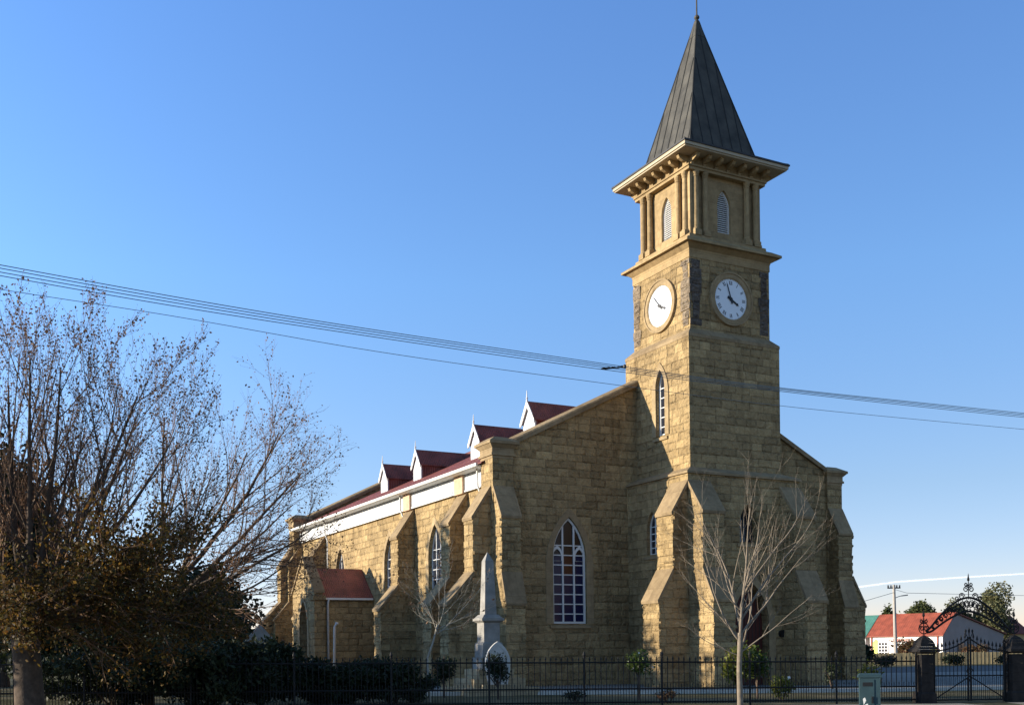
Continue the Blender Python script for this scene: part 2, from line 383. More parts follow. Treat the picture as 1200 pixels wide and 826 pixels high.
def course_block(mb, u0, u1, o0, o1, z0, z1, M, r):
    j = lambda a: r.uniform(-a, a)
    q = []
    for z in (z0, z1):
        q += [M(u0 + j(.022), z, o0), M(u0 + j(.022), z, o1 + j(.03)), M(u1 + j(.022), z, o1 + j(.03)), M(u1 + j(.022), z, o0)]
    mb.hexa(q)
def buttress(M, u0, u1, prof, zb, seed):
    """prof: (outer projection, foot of its weathering, top of its weathering) from the lowest stage up; M(u, z, out)."""
    r = random.Random(seed); mb = MB(); z = zb
    projs = [p[0] for p in prof] + [0]
    for k, (pr, zf, zt) in enumerate(prof):
        i_ = .03; mb.hexa([M(u0 + i_, z - .02, -.1), M(u0 + i_, z - .02, pr - .05), M(u1 - i_, z - .02, pr - .05), M(u1 - i_, z - .02, -.1), M(u0 + i_, zf, -.1), M(u0 + i_, zf, pr - .05), M(u1 - i_, zf, pr - .05), M(u1 - i_, zf, -.1)])
        while z < zf - .05:
            h = min(r.choice((.34, .38, .42)), zf - z)
            if zf - z - h < .12: h = zf - z
            course_block(mb, u0, u1, -.1, pr, z, z + h - .008, M, r)
            # rock-faced bosses that break up the outer arrises
            for _ in range(2):
                if r.random() < .7:
                    uu = r.choice((u0, u1)); zz = z + r.uniform(.05, max(.06, h - .14)); a = r.uniform(.05, .12); hh = r.uniform(.08, .16)
                    mb.add([M(uu - a, zz, pr - .02), M(uu + a, zz, pr - .02), M(uu + a, zz + hh, pr - .02), M(uu - a, zz + hh, pr - .02), M(uu + r.uniform(-.03, .03), zz + hh / 2, pr + r.uniform(.03, .075))],
                           [(0, 1, 4), (1, 2, 4), (2, 3, 4), (3, 0, 4)])
            z += h
        p2 = projs[k + 1]
        # core under the weathering
        mb.add([M(u0, zf, -.1), M(u0, zf, pr - .02), M(u0, zt, p2 - .02), M(u0, zt, -.1), M(u1, zf, -.1), M(u1, zf, pr - .02), M(u1, zt, p2 - .02), M(u1, zt, -.1)],
               [(0, 1, 2, 3), (7, 6, 5, 4), (1, 5, 6, 2), (0, 4, 5, 1), (3, 2, 6, 7)])
        z = zt if p2 == 0 else zf
        if p2:
            mb.hexa([M(u0 + i_, zf, -.1), M(u0 + i_, zf, p2 - .05), M(u1 - i_, zf, p2 - .05), M(u1 - i_, zf, -.1), M(u0 + i_, zt, -.1), M(u0 + i_, zt, p2 - .05), M(u1 - i_, zt, p2 - .05), M(u1 - i_, zt, -.1)])
            zz = zf
            while zz < zt - .03:
                h = min(.4, zt - zz); course_block(mb, u0, u1, -.1, p2 - .005, zz, zz + h - .008, M, r); zz += h
            z = zt
    b = mb.build('buttress', SAND, church)
    e = .045
    for k, (pr, zf, zt) in enumerate(prof):
        mc = MB(); p2 = projs[k + 1]; dz, dp = zt - zf, pr - p2; ln = math.hypot(dz, dp); nx, nz = dz / ln * .1, dp / ln * .1
        a0, a1 = (zf - .05, pr + .06), (zt + .02, p2 + .0)
        vs = []
        for u in (u0 - e, u1 + e):
            vs += [M(u, a0[0] - .07, a0[1]), M(u, a0[0] + nz, a0[1] + nx * .35), M(u, a1[0] + nz + .02, a1[1] + nx * .35), M(u, a1[0] - .08, a1[1] - .04)]
        mc.add(vs, [(0, 1, 2, 3), (7, 6, 5, 4), (1, 5, 6, 2), (0, 4, 5, 1), (2, 6, 7, 3), (3, 7, 4, 0)])
        mc.build('weathering_cap', CAPS, b)

def window(M, c, z0, zt, hw, rise, recess, mull=(), rows=6, fr=.075, sill=True, panemats=None, panefn=None, arcs=False, wm=None):
    o = lancet(c, z0, zt, hw, rise); i_ = lancet(c, z0 + fr, zt - fr * 1.35, hw - fr, rise * (hw - fr) / hw)
    mb = MB(); mb.ring(o, i_, M, -recess, -recess + .07)
    for u in mull:
        top = arch_top(u, c, zt, hw, rise) - .03; w = .05 if not arcs else .085
        mb.prism([(u - w / 2, z0 + .02), (u + w / 2, z0 + .02), (u + w / 2, top), (u - w / 2, top)], M, -recess + .004, -recess + .062)
    zs = zt - rise; bw_ = .026 if arcs else .02
    for k in range(1, rows):
        z = z0 + (zs + rise * .55 - z0) * k / rows
        if z > zs:
            ww = hw
            while arch_top(c + ww, c, zt, hw, rise) < z and ww > .05: ww -= .01
        else: ww = hw
        mb.prism([(c - ww + .02, z - bw_), (c + ww - .02, z - bw_), (c + ww - .02, z + bw_), (c - ww + .02, z + bw_)], M, -recess + .008, -recess + .05)
    if arcs:        # tracery: each side light closes in its own small pointed arch
        for sg in (-1, 1):
            uc = c + sg * (hw + mull[1] - c) / 2; h2 = (hw - (mull[1] - c)) / 2 - .02; zz = zs + .18
            mb.ring(lancet(uc, zz - .3, zz + .42, h2 + .02, .5), lancet(uc, zz - .31, zz + .26, h2 - .05, .38), M, -recess + .003, -recess + .066)
    fo = mb.build('window', wm or WHITE, church)
    pb = MB()
    if panefn:
        nr = rows
        cols = [c - hw] + list(mull) + [c + hw]
        for q in range(len(cols) - 1):
            for k in range(nr + 4):
                za = z0 + (zs + rise * .55 - z0) * k / rows; zb = z0 + (zs + rise * .55 - z0) * (k + 1) / rows
                ua, ub = cols[q], cols[q + 1]
                pa, pbb = min(zb, arch_top(ua, c, zt, hw, rise)), min(zb, arch_top(ub, c, zt, hw, rise))
                if max(pa, pbb) <= za: continue
                pa = max(pa, za); pbb = max(pbb, za); um = (ua + ub) / 2; pm = max(za, min(zb, arch_top(um, c, zt, hw, rise)))
                pb.mi = panefn(q, k); pb.add([M(ua, za, -recess + .01), M(ub, za, -recess + .01), M(ub, pbb, -recess + .01), M(um, pm, -recess + .01), M(ua, pa, -recess + .01)], [(0, 1, 2, 3, 4)])
    else:
        pts = lancet(c, z0 + .01, zt - .02, hw - .01, rise); tri = tessellate_polygon([[Vector((u, v, 0)) for u, v in pts]])
        pb.add([M(u, v, -recess + .012) for u, v in pts], [tuple(t) for t in tri])
    pb.build('pane', panemats or GLASS, fo)
    if sill:
        sb = MB(); sb.hexa([M(c - hw - .2, z0 - .22, -recess), M(c + hw + .2, z0 - .22, -recess), M(c + hw + .2, z0 - .22, .09), M(c - hw - .2, z0 - .22, .09),
                            M(c - hw - .2, z0 - .004, -recess), M(c + hw + .2, z0 - .004, -recess), M(c + hw + .2, z0 - .09, .09), M(c - hw - .2, z0 - .09, .09)])
        sb.build('sill', DRESS, fo)
    return fo
def surround(M, c, z0, zt, hw, rise, wid=.42, proud=.025):
    mb = MB(); mb.ring(lancet(c, z0, zt + wid * 1.1, hw + wid, rise * (hw + wid) / hw), lancet(c, z0, zt, hw, rise), M, -.02, proud)
    return mb.build('window_surround', DRESS, church)

# --- nave
NW = [(9.35, 3.0, 8.45, .85, 1.75), (15.75, 3.0, 8.45, .85, 1.75), (24.4, 3.0, 8.45, .85, 1.75), (30.0, 3.0, 8.45, .85, 1.75)]
mb = MB(); M = MX(-WX)
mb.wall([(YF, -.6), (YB, -.6), (YB, 10.45), (YF, 10.45)], [lancet(*w) for w in NW], M, .42)
mb.build('nave_wall', SAND, church)
for w in NW:
    window(M, w[0], w[1], w[2], w[3], w[4], .27, (w[0] - .28, w[0] + .28), 9)
    surround(M, *w, wid=.34, proud=.012)
mb = MB(); mb.wall([(YF, -.6), (YB, -.6), (YB, 10.45), (YF, 10.45)], [], MX(WX, 1), .4); mb.build('nave_wall', SAND, church)
# boarded frieze, gutter, roof
FRZ = -WX - .16
mb = MB(); mb.box(FRZ, -WX + .05, 2.75, YB - .1, 9.62, 10.40)
fz = mb.build('frieze', BOARDS, church)
mb = MB(); mb.box(FRZ - .03, FRZ + .1, 2.75, YB - .1, 9.56, 9.63); mb.build('frieze_rail', WHITE, fz)
for (y0, y1) in ((5.35, 6.3), (12.05, 12.95)):
    mb = MB(); mb.box(FRZ - .12, -WX + .02, y0, y1, 9.50, 10.395); mb.build('frieze_pier', TAN, church)
for sg in (-1, 1):
    mb = MB(); mb.box(sg * (WX - .1), sg * 10.9, 2.72, YB - .1, 10.40, 10.47)
    xs = [(10.88, 10.40), (11.0, 10.40), (11.03, 10.44), (11.03, 10.54), (10.88, 10.54)]
    mb.prism(xs, lambda u, v, w, sg=sg: (sg * u, w, v), 2.72, YB - .1)
    mb.build('gutter', WHITE, church)
RM = .47
mb = MB()
for sg in (-1, 1):
    z_e, z_r = 10.52, 10.52 + RM * 10.95
    mb.hexa([(sg * 10.95, 2.3, z_e - .05), (sg * 10.95, YB - .1, z_e - .05), (0, YB - .1, z_r - .05), (0, 2.3, z_r - .05),
             (sg * 10.95, 2.3, z_e), (sg * 10.95, YB - .1, z_e), (0, YB - .1, z_r), (0, 2.3, z_r)])
roof = mb.build('roof', REDROOF, church)
mb = MB(); mb.tube([(0, 2.3, 15.66), (0, YB - .1, 15.66)], .12, 8); mb.build('ridge_cap', REDROOF, roof)
def zroof(x): return 10.52 + RM * (10.95 - abs(x))
# dormers
for yd in (4.2, 10.2, 18.25, 23.75):
    X0 = -7.35; zb = zroof(X0) - .05; hw = .62; ze = zb + 1.0; zp = 14.02
    Xr = -(10.95 - (zp - 10.52) / RM); Xe = -(10.95 - (ze - 10.52) / RM)
    mb = MB(); Md = lambda u, v, w: (X0 - w, yd + u, v)
    mb.prism([(-hw, zb), (hw, zb), (hw, ze), (0, zp), (-hw, ze)], Md, -.06, 0)
    d = mb.build('dormer', BOARDS, church)
    e = .10
    for sg in (-1, 1):
        y0, yo = yd, yd + sg * (hw + e); zo = ze - e * (zp - ze) / hw
        Xo = -(10.95 - (zo - 10.52) / RM); mb = MB()
        mb.hexa([(X0 - .12, y0, zp - .03), (X0 - .12, yo, zo - .03), (Xo + .3, yo, zo - .03), (Xr + .3, y0, zp - .03), (X0 - .12, y0, zp + .03), (X0 - .12, yo, zo + .03), (Xo + .3, yo, zo + .03), (Xr + .3, y0, zp + .03)])
        mb.build('dormer_roof', REDROOF, d)
        mb = MB(); mb.box(X0, Xe + .25, yd + sg * (hw - .05), yd + sg * (hw - .01), zb - .2, ze); mb.build('dormer_cheek', REDROOF, d)
        mb = MB(); mb.prism([(0, zp + .06), (sg * (hw + e), ze - e * (zp - ze) / hw + .02), (sg * (hw + e), ze - .3), (sg * (hw - .02), ze - .22), (0, zp - .26)], Md, .075, .13)
        mb.build('barge_board', WHITE, d)
    mb = MB(); mb.lathe([(.05, 0), (.05, .2), (.03, .24), (.065, .29), (.03, .34), (.025, .5), (.012, .68)], (X0 - .1, yd, zp - .12), 8); mb.build('finial', WHITE, d)
# downpipes
def pipe(parent, pts, r=.05, name='downpipe'):
    mb = MB(); mb.tube(pts, r, 8, True); o = mb.build(name, WHITE, parent, True)
    mb = MB()
    z0, z1 = min(p[2] for p in pts), max(p[2] for p in pts); k = max(2, int((z1 - z0) / 2))
    x, y = pts[-1][0], pts[-1][1]
    for i in range(k): mb = MB(); mb.lathe([(r + .014, 0), (r + .014, .06)], (x, y, z0 + .3 + (z1 - z0 - .9) * i / k), 8); mb.build('pipe_bracket', WHITE, o)
    return o
for yp in (3.55, 13.2, 26.4, 33.3):
    pipe(church, [(-10.55, yp, 10.4), (-10.53, yp, 9.6), (-10.36, yp, 9.2), (-10.36, yp, .4)])
# gable walls
BW = (-6.65, 3.05, 8.1, .92, 1.95); BW2 = (6.65,) + BW[1:]
mb = MB(); M = MY(YF)
outer = [(-WX, -.6), (WX, -.6), (WX, zgab(WX) - .35), (0, ZAP - .35), (-WX, zgab(WX) - .35)]
mb.wall(outer, [lancet(*BW), lancet(*BW2)], M, .32)
mb.wall(outer, [], MY(YF + .65, 1), .1)
gw = mb.build('gable_wall', SAND, church)
def coping(y0, y1):
    for sg in (-1, 1):
        mb = MB()
        prof = [(y0 - .16, -.34), (y0 - .16, -.14), (y0 - .10, -.06), ((y0 + y1) / 2, .05), (y1 + .10, -.06), (y1 + .16, -.14), (y1 + .16, -.34)]
        xa, xb = sg * 10.0, 0; n = len(prof); vs = []
        for x in (xa, xb): vs += [(x, y, zgab(x) + z) for y, z in prof]
        mb.add(vs, [(i, i + 1, n + i + 1, n + i) for i in range(n - 1)] + [(n - 1, 0, n, 2 * n - 1), tuple(range(n))])
        mb.build('coping', CAPS, church)
coping(YF, YF + .65)
def panes(q, k): return (2 if k in (6, 7) else (3 if k > 7 else 0)) if q == 1 else (0 if k < 6 else (0 if k % 2 == 0 and k < 8 else 3))
def bigpanes(q, k):
    if q == 1: return 1 if k in (5, 6) else (3 if k > 6 else 0)
    return 0 if k < 7 else 3
for w in (BW, BW2):
    window(M, *w[:5], .18, (w[0] - .31, w[0] + .31), 9, fr=.10, panemats=[GBLUE, GRED, GLASS, GDARK], panefn=bigpanes, arcs=True)
    surround(M, *w, wid=.4, proud=.014)
# projecting plinth of the gable wall
for x0, x1 in ((-9.7, -BX - .02), (BX + .02, 9.7)):
    mb = MB(); mb.hexa([(x0, YF - .1, -.6), (x1, YF - .1, -.6), (x1, YF + .05, -.6), (x0, YF + .05, -.6), (x0, YF - .1, 2.55), (x1, YF - .1, 2.55), (x1, YF + .05, 2.67), (x0, YF + .05, 2.67)])
    mb.build('plinth', SAND, church)
# far gable
mb = MB(); mb.prism([(-WX, -.6), (WX, -.6), (WX, zgab(WX) - .35), (0, ZAP - .35), (-WX, zgab(WX) - .35)], lambda u, v, w: (u, w, v), YB, YB + .65)
mb.build('gable_wall', SAND, church); coping(YB, YB + .65)
# corner piers with moulded caps
def pier(sg, y0, y1):
    x0, x1 = sg * 9.7, sg * 10.76; mb = MB(); mb.box(x0, x1, y0, y1, -.6, 10.62); p = mb.build('corner_pier', SAND, church)
    cx, cy = (x0 + x1) / 2, (y0 + y1) / 2; hx, hy = .53, (y1 - y0) / 2; mc = MB()
    for (e, a, e2, b) in ((.02, 10.6, .02, 10.72), (.09, 10.725, .09, 10.84), (.04, 10.845, .04, 11.08), (.06, 11.085, .2, 11.24), (.24, 11.245, .24, 11.36), (.24, 11.365, -.2, 11.62)):
        mc.frustum(hx + e, hy + e, a, hx + e2, hy + e2, b, (cx, cy))
    mc.build('pier_cap', DRESS, p)
for sg in (-1, 1): pier(sg, 1.52, 2.7); pier(sg, YB - .35, YB + .8)

# buttresses.  P_ are profiles: (projection, foot of slope, top of slope)
NP = [(2.05, 4.1, 5.3), (1.02, 8.0, 9.5)]
for k, (y0, y1) in enumerate(((5.3, 6.3), (12.0, 13.0), (27.2, 28.2), (32.5, 33.4))):
    buttress(lambda u, z, o: (-WX - o, u, z), y0, y1, NP, -.4, 50 + k)
    buttress(lambda u, z, o: (WX + o, u, z), y0, y1, NP, -.6, 60 + k)
CP = [(2.2, 3.95, 5.3), (.93, 7.88, 9.25)]
CPY = [(1.08, 3.95, 5.3), (.72, 7.9, 9.25)]
for sg in (-1, 1):
    buttress(lambda u, z, o, sg=sg: (sg * (10.76 + o), u, z), 1.75, 2.68, CP if sg < 0 else [(1.9, 4.05, 5.6), (.97, 7.9, 9.1)], -.6, 70 + sg)
    buttress(lambda u, z, o, sg=sg: (u, 1.52 - o, z), min(sg * 9.75, sg * 10.72), max(sg * 9.75, sg * 10.72), CPY, -.6, 75 + sg)
    buttress(lambda u, z, o, sg=sg: (sg * (10.76 + o), u, z), YB - .1, YB + .75, CP, -.6, 80 + sg)
TP = [(1.68, 3.95, 5.3), (.87, 7.9, 9.3)]
for sg in (-1, 1):
    buttress(lambda u, z, o, sg=sg: (sg * (BX + o), u, z), -3.15, -1.95, TP, -.6, 90 + sg)
    buttress(lambda u, z, o, sg=sg: (u, -BY - o, z), min(sg * 3.3, sg * 2.1), max(sg * 3.3, sg * 2.1), [(1.72, 3.95, 5.3), (1.02, 7.9, 9.3)], -.6, 95 + sg)

# --- tower
mb = MB()
LW = (-.35, 6.25, 8.3, .42, .85)         # small lancet low on the left face
DR = (.25, -.3, 4.85, 1.05, 1.9)         # west door
FWN = (.2, 6.7, 8.5, .55, 1.0)           # lancet above the door
mb.wall([(-BY, -.6), (YF, -.6), (YF, 9.7), (-BY, 9.7)], [lancet(*LW)], MX(-BX), .3)
mb.wall([(-BY, -.6), (YF, -.6), (YF, 9.7), (-BY, 9.7)], [], MX(BX, 1), .3)
mb.wall([(-BX, -.6), (BX, -.6), (BX, 9.7), (-BX, 9.7)], [lancet(*DR), lancet(*FWN)], MY(-BY), .55)
mb.build('tower_base', SAND, church)
window(MX(-BX), *LW, .26, (LW[0],), 5, fr=.06)
window(MY(-BY), *FWN, .5, (FWN[0],), 4, fr=.05, wm=DARKEDGE)
surround(MY(-BY), *DR, wid=.4, proud=.05)
mb = MB(); mb.prism(lancet(DR[0], -.3, 4.75, 1.05, 1.85), MY(-BY), -.53, -.45); dro = mb.build('door', DOORM, church)
mb = MB()
for k in range(-4, 5): mb.prism([(DR[0] + k * .22 - .012, 0), (DR[0] + k * .22 + .012, 0), (DR[0] + k * .22 + .012, arch_top(DR[0] + k * .22, DR[0], 4.7, 1.05, 1.85) - .06), (DR[0] + k * .22 - .012, arch_top(DR[0] + k * .22, DR[0], 4.7, 1.05, 1.85) - .06)], MY(-BY), -.45, -.43)
mb.build('plank_batten', DARKEDGE, dro)
mb = MB(); mb.prism(disc(2.06, 2.45, .17, 16), MY(-BY), .0, .16); mb.build('wall_lamp', BLACK, church)
# weathered offset between base and shaft
mb = MB()
mb.frustum(BX + .10, BY + .10, 9.70, BX + .10, BY + .10, 9.80); mb.frustum(BX + .08, BY + .08, 9.803, AX - .02, AY - .02, 10.12)
mb.build('string_course', CAPS, church)
UW = (-.35, 11.9, 15.05, .36, .85)
mb = MB()
mb.wall([(-AY, 10.05), (AY, 10.05), (AY, 16.1), (-AY, 16.1)], [lancet(*UW)], MX(-AX), .45)
mb.wall([(-AY, 10.05), (AY, 10.05), (AY, 16.1), (-AY, 16.1)], [], MX(AX, 1), .3)
mb.wall([(-AX, 10.05), (AX, 10.05), (AX, 16.1), (-AX, 16.1)], [], MY(-AY), .3)
mb.wall([(-AX, 10.05), (AX, 10.05), (AX, 16.1), (-AX, 16.1)], [], MY(AY, 1), .3)
mb.build('tower_shaft', SAND, church)
window(MX(-AX), *UW, .24, (), 6, fr=.12); surround(MX(-AX), *UW, wid=.3, proud=.05)
mb = MB(); mb.frustum(AX + .02, AY + .02, 16.1, AX + .02, AY + .02, 16.24); mb.frustum(AX + .018, AY + .018, 16.243, CX - .01, CY - .01, 16.58); mb.build('offset_course', CAPS, church)
mb = MB(); mb.box(-CX, CX, -CY, CY, 16.5, 19.85); mb.build('clock_stage', SAND, church)
mb = MB(); mb.box(-CX - .03, CX + .03, -CY - .03, CY + .03, 19.85, 20.16); mb.frustum(CX + .04, CY + .04, 20.163, CX + .06, CY + .06, 20.25); mb.build('frieze_band', SMOOTH, church)
# dark quoins
def quoins(M, us, seed):
    r = random.Random(seed)
    for u in us:
        mb = MB(); z = 16.75
        while z < 19.7:
            h = r.choice((.30, .36, .42)); h = min(h, 19.8 - z); w0 = .25 + r.choice((-.07, .0, .08)); j = lambda a=.028: r.uniform(-a, a)
            mb.hexa([M(u - w0 + j(), z, -.05), M(u + w0 + j(), z, -.05), M(u + w0 + j(), z, .03 + j()), M(u - w0 + j(), z, .03 + j()), M(u - w0 + j(), z + h - .02, -.05), M(u + w0 + j(), z + h - .02, -.05), M(u + w0 + j(), z + h - .02, .03 + j()), M(u - w0 + j(), z + h - .02, .03 + j())])
            mb.add([M(u - w0 * .8, z + .05, .03), M(u + w0 * .8, z + .05, .03), M(u + w0 * .8, z + h - .07, .03), M(u - w0 * .8, z + h - .07, .03), M(u + j(.12), z + h / 2, .10 + j(.04))], [(0, 1, 4), (1, 2, 4), (2, 3, 4), (3, 0, 4)])
            z += h
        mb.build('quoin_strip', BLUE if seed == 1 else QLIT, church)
QLIT = stone('sunlit_bluestone_quoins', (.27, .215, .155), (.19, .155, .12), (.2, .16, .1), .46, .42, .12, .4)  # lighter copy of the dark quoins, sunlight put into its colour
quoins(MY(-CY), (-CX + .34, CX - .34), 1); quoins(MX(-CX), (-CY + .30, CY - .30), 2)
# clocks
def clock(M, cu, cz, flip, h_ang, m_ang, nm, hm):
    mb = MB(); mb.ring(disc(cu, cz, 1.2), disc(cu, cz, 1.0), M, -.02, .09); mb.ring(disc(cu, cz, 1.26), disc(cu, cz, 1.19), M, -.02, .13); mb.ring(disc(cu, cz, 1.06), disc(cu, cz, .955), M, -.02, .07)
    sr = mb.build('clock', DRESS, church)
    mb = MB(); mb.prism(disc(cu, cz, .97), M, -.02, .03); mb.build('clock_face', CLOCKW, sr)
    def P(a, rr, t=0):   # clockwise angle from twelve, radius, tangential offset
        x = rr * math.sin(a) + t * math.cos(a); y = rr * math.cos(a) - t * math.sin(a); return (cu + flip * x, cz + y)
    mb = MB()
    def stroke(a, r0, t0, r1, t1, w):
        dx, dy = t1 - t0, r1 - r0; l = math.hypot(dx, dy); nx, ny = -dy / l * w / 2, dx / l * w / 2
        mb.prism([P(a, r0 + ny, t0 + nx), P(a, r1 + ny, t1 + nx), P(a, r1 - ny, t1 - nx), P(a, r0 - ny, t0 - nx)], M, .029, .036)
    for k, s_ in enumerate(('XII', 'I', 'II', 'III', 'IIII', 'V', 'VI', 'VII', 'VIII', 'IX', 'X', 'XI')):
        a = k * math.pi / 6; wd = {'I': .052, 'V': .10, 'X': .105}; tot = sum(wd[ch] for ch in s_); t = -tot / 2; r0, r1 = .68, .86
        for ch in s_:
            w = wd[ch]; m_ = t + w / 2
            if ch == 'I': stroke(a, r0, m_, r1, m_, .026)
            elif ch == 'V': stroke(a, r1, m_ - .036, r0, m_, .030); stroke(a, r1, m_ + .036, r0, m_, .014)
            else: stroke(a, r1, m_ - .036, r0, m_ + .036, .030); stroke(a, r1, m_ + .036, r0, m_ - .036, .014)
            t += w
    for k in range(60):
        a = k * math.pi / 30; stroke(a, .905, 0, .935 if k % 5 else .945, 0, .010 if k % 5 else .022)
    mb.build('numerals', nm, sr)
    for nme, ang, ln, w in (('hour_hand', h_ang, .52, .085), ('minute_hand', m_ang, .84, .05)):
        a = R_(ang); mb = MB(); off = .05 if nme == 'hour_hand' else .062
        mb.prism([P(a, -.20, w * .9), P(a, -.22, 0), P(a, -.20, -w * .9), P(a, -.08, -w * .6), P(a, ln * .75, -w * .5), P(a, ln * .78, -w * (.95 if ln < .6 else .5)), P(a, ln, 0), P(a, ln * .78, w * (.95 if ln < .6 else .5)), P(a, ln * .75, w * .5), P(a, -.08, w * .6)], M, off, off + .008)
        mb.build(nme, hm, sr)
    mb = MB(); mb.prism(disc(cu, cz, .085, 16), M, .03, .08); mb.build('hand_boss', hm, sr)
clock(MY(-CY), 0, 18.2, 1, 119, 342, BLACK, BLACK)
clock(MX(-CX), 0, 18.2, -1, 116.5, 318, WASHOUT, mat('dark_grey_clock_hand', (.05, .045, .04), .5))  # hands of this clock are dark grey instead of black
# cornice under the belfry
mb = MB()
for (e, z0, e2, z1) in ((.06, 20.255, .30, 20.45), (.44, 20.453, .44, 20.56), (.44, 20.563, .10, 20.78)):
    mb.frustum(CX + e, CY + e, z0, CX + e2, CY + e2, z1)
mb.build('cornice', SMOOTH, church)
# belfry
DX, DY = 1.98, 1.88
mb = MB(); mb.frustum(DX + .33, DY + .33, 20.75, DX + .30, DY + .30, 21.0)
LV = [(0, 21.45, 23.5, .40, .8)]
for (M, hw_) in ((MX(-DX), DY), (MX(DX, 1), DY), (MY(-DY), DX), (MY(DY, 1), DX)):
    mb.wall([(-hw_, 20.95), (hw_, 20.95), (hw_, 24.05), (-hw_, 24.05)], [lancet(*l) for l in LV], M, .3)
mb.build('belfry', SMOOTH, church)
for M in (MX(-DX), MX(DX, 1), MY(-DY), MY(DY, 1)):
    c, z0, zt, hw, rise = LV[0]; mb = MB()
    mb.ring(lancet(c, z0, zt, hw, rise), lancet(c, z0 + .06, zt - .09, hw - .06, rise * .86), M, -.24, -.13); f = mb.build('louvre_window', WHITE, church)
    mb = MB(); z = z0 + .08
    while z < zt - .12:
        ww = hw - .05
        while z > zt - rise and arch_top(c + ww, c, zt, hw, rise) < z + .1 and ww > .03: ww -= .01
        q = [M(c - ww, z, -.15), M(c + ww, z, -.15), M(c + ww, z + .075, -.25), M(c - ww, z + .075, -.25)]
        q2 = [M(c - ww, z + .014, -.15), M(c + ww, z + .014, -.15), M(c + ww, z + .089, -.25), M(c - ww, z + .089, -.25)]
        mb.hexa(q + q2); mb.hexa([M(c - ww, z - .016, -.152), M(c + ww, z - .016, -.152), M(c + ww, z - .016, -.138), M(c - ww, z - .016, -.138), M(c - ww, z + .014, -.152), M(c + ww, z + .014, -.152), M(c + ww, z + .014, -.138), M(c - ww, z + .014, -.138)]); z += .098
    mb.build('louvre_slats', WHITE, f)
    mb = MB(); pts = lancet(c, z0, zt, hw, rise); tri = tessellate_polygon([[Vector((u, v, 0)) for u, v in pts]]); mb.add([M(u, v, -.28) for u, v in pts], [tuple(t) for t in tri]); mb.build('louvre_backing', DARKEDGE, f)
# paired columns at the belfry corners, with corner posts
for sx in (-1, 1):
    for sy in (-1, 1):
        mb = MB(); mb.box(sx * (DX - .05), sx * (DX + .12), sy * (DY - .05), sy * (DY + .12), 20.98, 24.05); mb.build('corner_post', SMOOTH, church)
        for (x, y) in ((sx * (DX + .15), sy * (DY - .20)), (sx * (DX + .15), sy * (DY - .74)), (sx * (DX - .20), sy * (DY + .15)), (sx * (DX - .74), sy * (DY + .15))):
            mb = MB(); mb.lathe([(.145, .34), (.135, 1.2), (.125, 2.72), (.15, 2.74), (.15, 2.80), (.13, 2.81), (.18, 2.92), (.18, 2.99)], (x, y, 21.0), 14); cl = mb.build('column', SMOOTH, church, False)
            mb = MB(); mb.box(x - .19, x + .19, y - .19, y + .19, 20.99, 21.26); mb.lathe([(.18, .265), (.18, .32), (.145, .345)], (x, y, 21.0), 12); mb.build('column_base', SMOOTH, cl)
mb = MB(); EX, EY = DX + .36, DY + .36
mb.box(-EX + .06, EX - .06, -EY + .06, EY - .06, 23.99, 24.12); mb.box(-EX, EX, -EY, EY, 24.123, 24.20); mb.box(-EX + .12, EX - .12, -EY + .12, EY - .12, 24.203, 24.62); mb.build('entablature', SMOOTH, church)
HX, HY = 3.08, 2.95
mb = MB()
mb.box(-HX + .06, HX - .06, -HY + .06, HY - .06, 24.60, 24.66); mb.box(-HX, HX, -HY, HY, 24.663, 24.80); mb.build('eave', CREAM, church)
for side in range(4):
    for k in range(7):
        t = -1 + 2 * k / 6
        pf = [(-.02, 24.21), (.10, 24.21), (.12, 24.30), (.30, 24.34), (.50, 24.42), (.56, 24.52), (.54, 24.595), (-.02, 24.595)]
        if side < 2: Mm = lambda u, v, w, s=(-1, 1)[side], t=t: (t * (EX - .25) + w, s * (EY - .12 + u), v)
        else: Mm = lambda u, v, w, s=(-1, 1)[side - 2], t=t: (s * (EX - .12 + u), t * (EY - .25) + w, v)
        mb = MB(); mb.prism(pf, Mm, -.085, .085); mb.build('modillion', SMOOTH, church)
# spire
mb = MB(); SX, SY = 1.98, 1.9
mb.frustum(HX + .05, HY + .05, 24.803, HX + .05, HY + .05, 24.88); mb.build('spire_gutter', DARKEDGE, church)
mb = MB(); mb.frustum(HX + .03, HY + .03, 24.885, SX, SY, 25.33); mb.frustum(SX, SY, 25.333, .09, .085, 32.35); sp = mb.build('spire', COPPER, church)
mb = MB()
for side in range(4):
    for k in range(-3, 4):
        f = k / 3.4
        if side < 2: M = lambda a, z, s=(-1, 1)[side]: (a * SX, s * (SY + (z - 25.333) * (.085 - SY) / 7.017), z)
        else: M = lambda a, z, s=(-1, 1)[side - 2]: (s * (SX + (z - 25.333) * (.09 - SX) / 7.017), a * SY, z)
        zt = 25.333 + 7.017 * max(0, (1 - abs(f))) * .995
        if zt > 25.6: mb.tube([Vector(M(f, 25.34)), Vector(M(f, zt))], .034, 4)
for sx in (-1, 1):
    for sy in (-1, 1): mb.tube([(sx * SX, sy * SY, 25.34), (sx * .09, sy * .085, 32.35)], .035, 5); mb.tube([(sx * HX, sy * HY, 24.9), (sx * SX, sy * SY, 25.34)], .03, 5)
mb.build('standing_seams', SEAM, sp)
mb = MB(); mb.frustum(.30, .29, 31.62, .10, .10, 32.45); mb.lathe([(.10, 0), (.13, .05), (.05, .12), (.13, .2), (.13, .28), (.04, .38), (.035, 1.0), (.03, 2.4), (.008, 3.2)], (0, 0, 32.42), 10); mb.build('finial_rod', COPPER, sp)

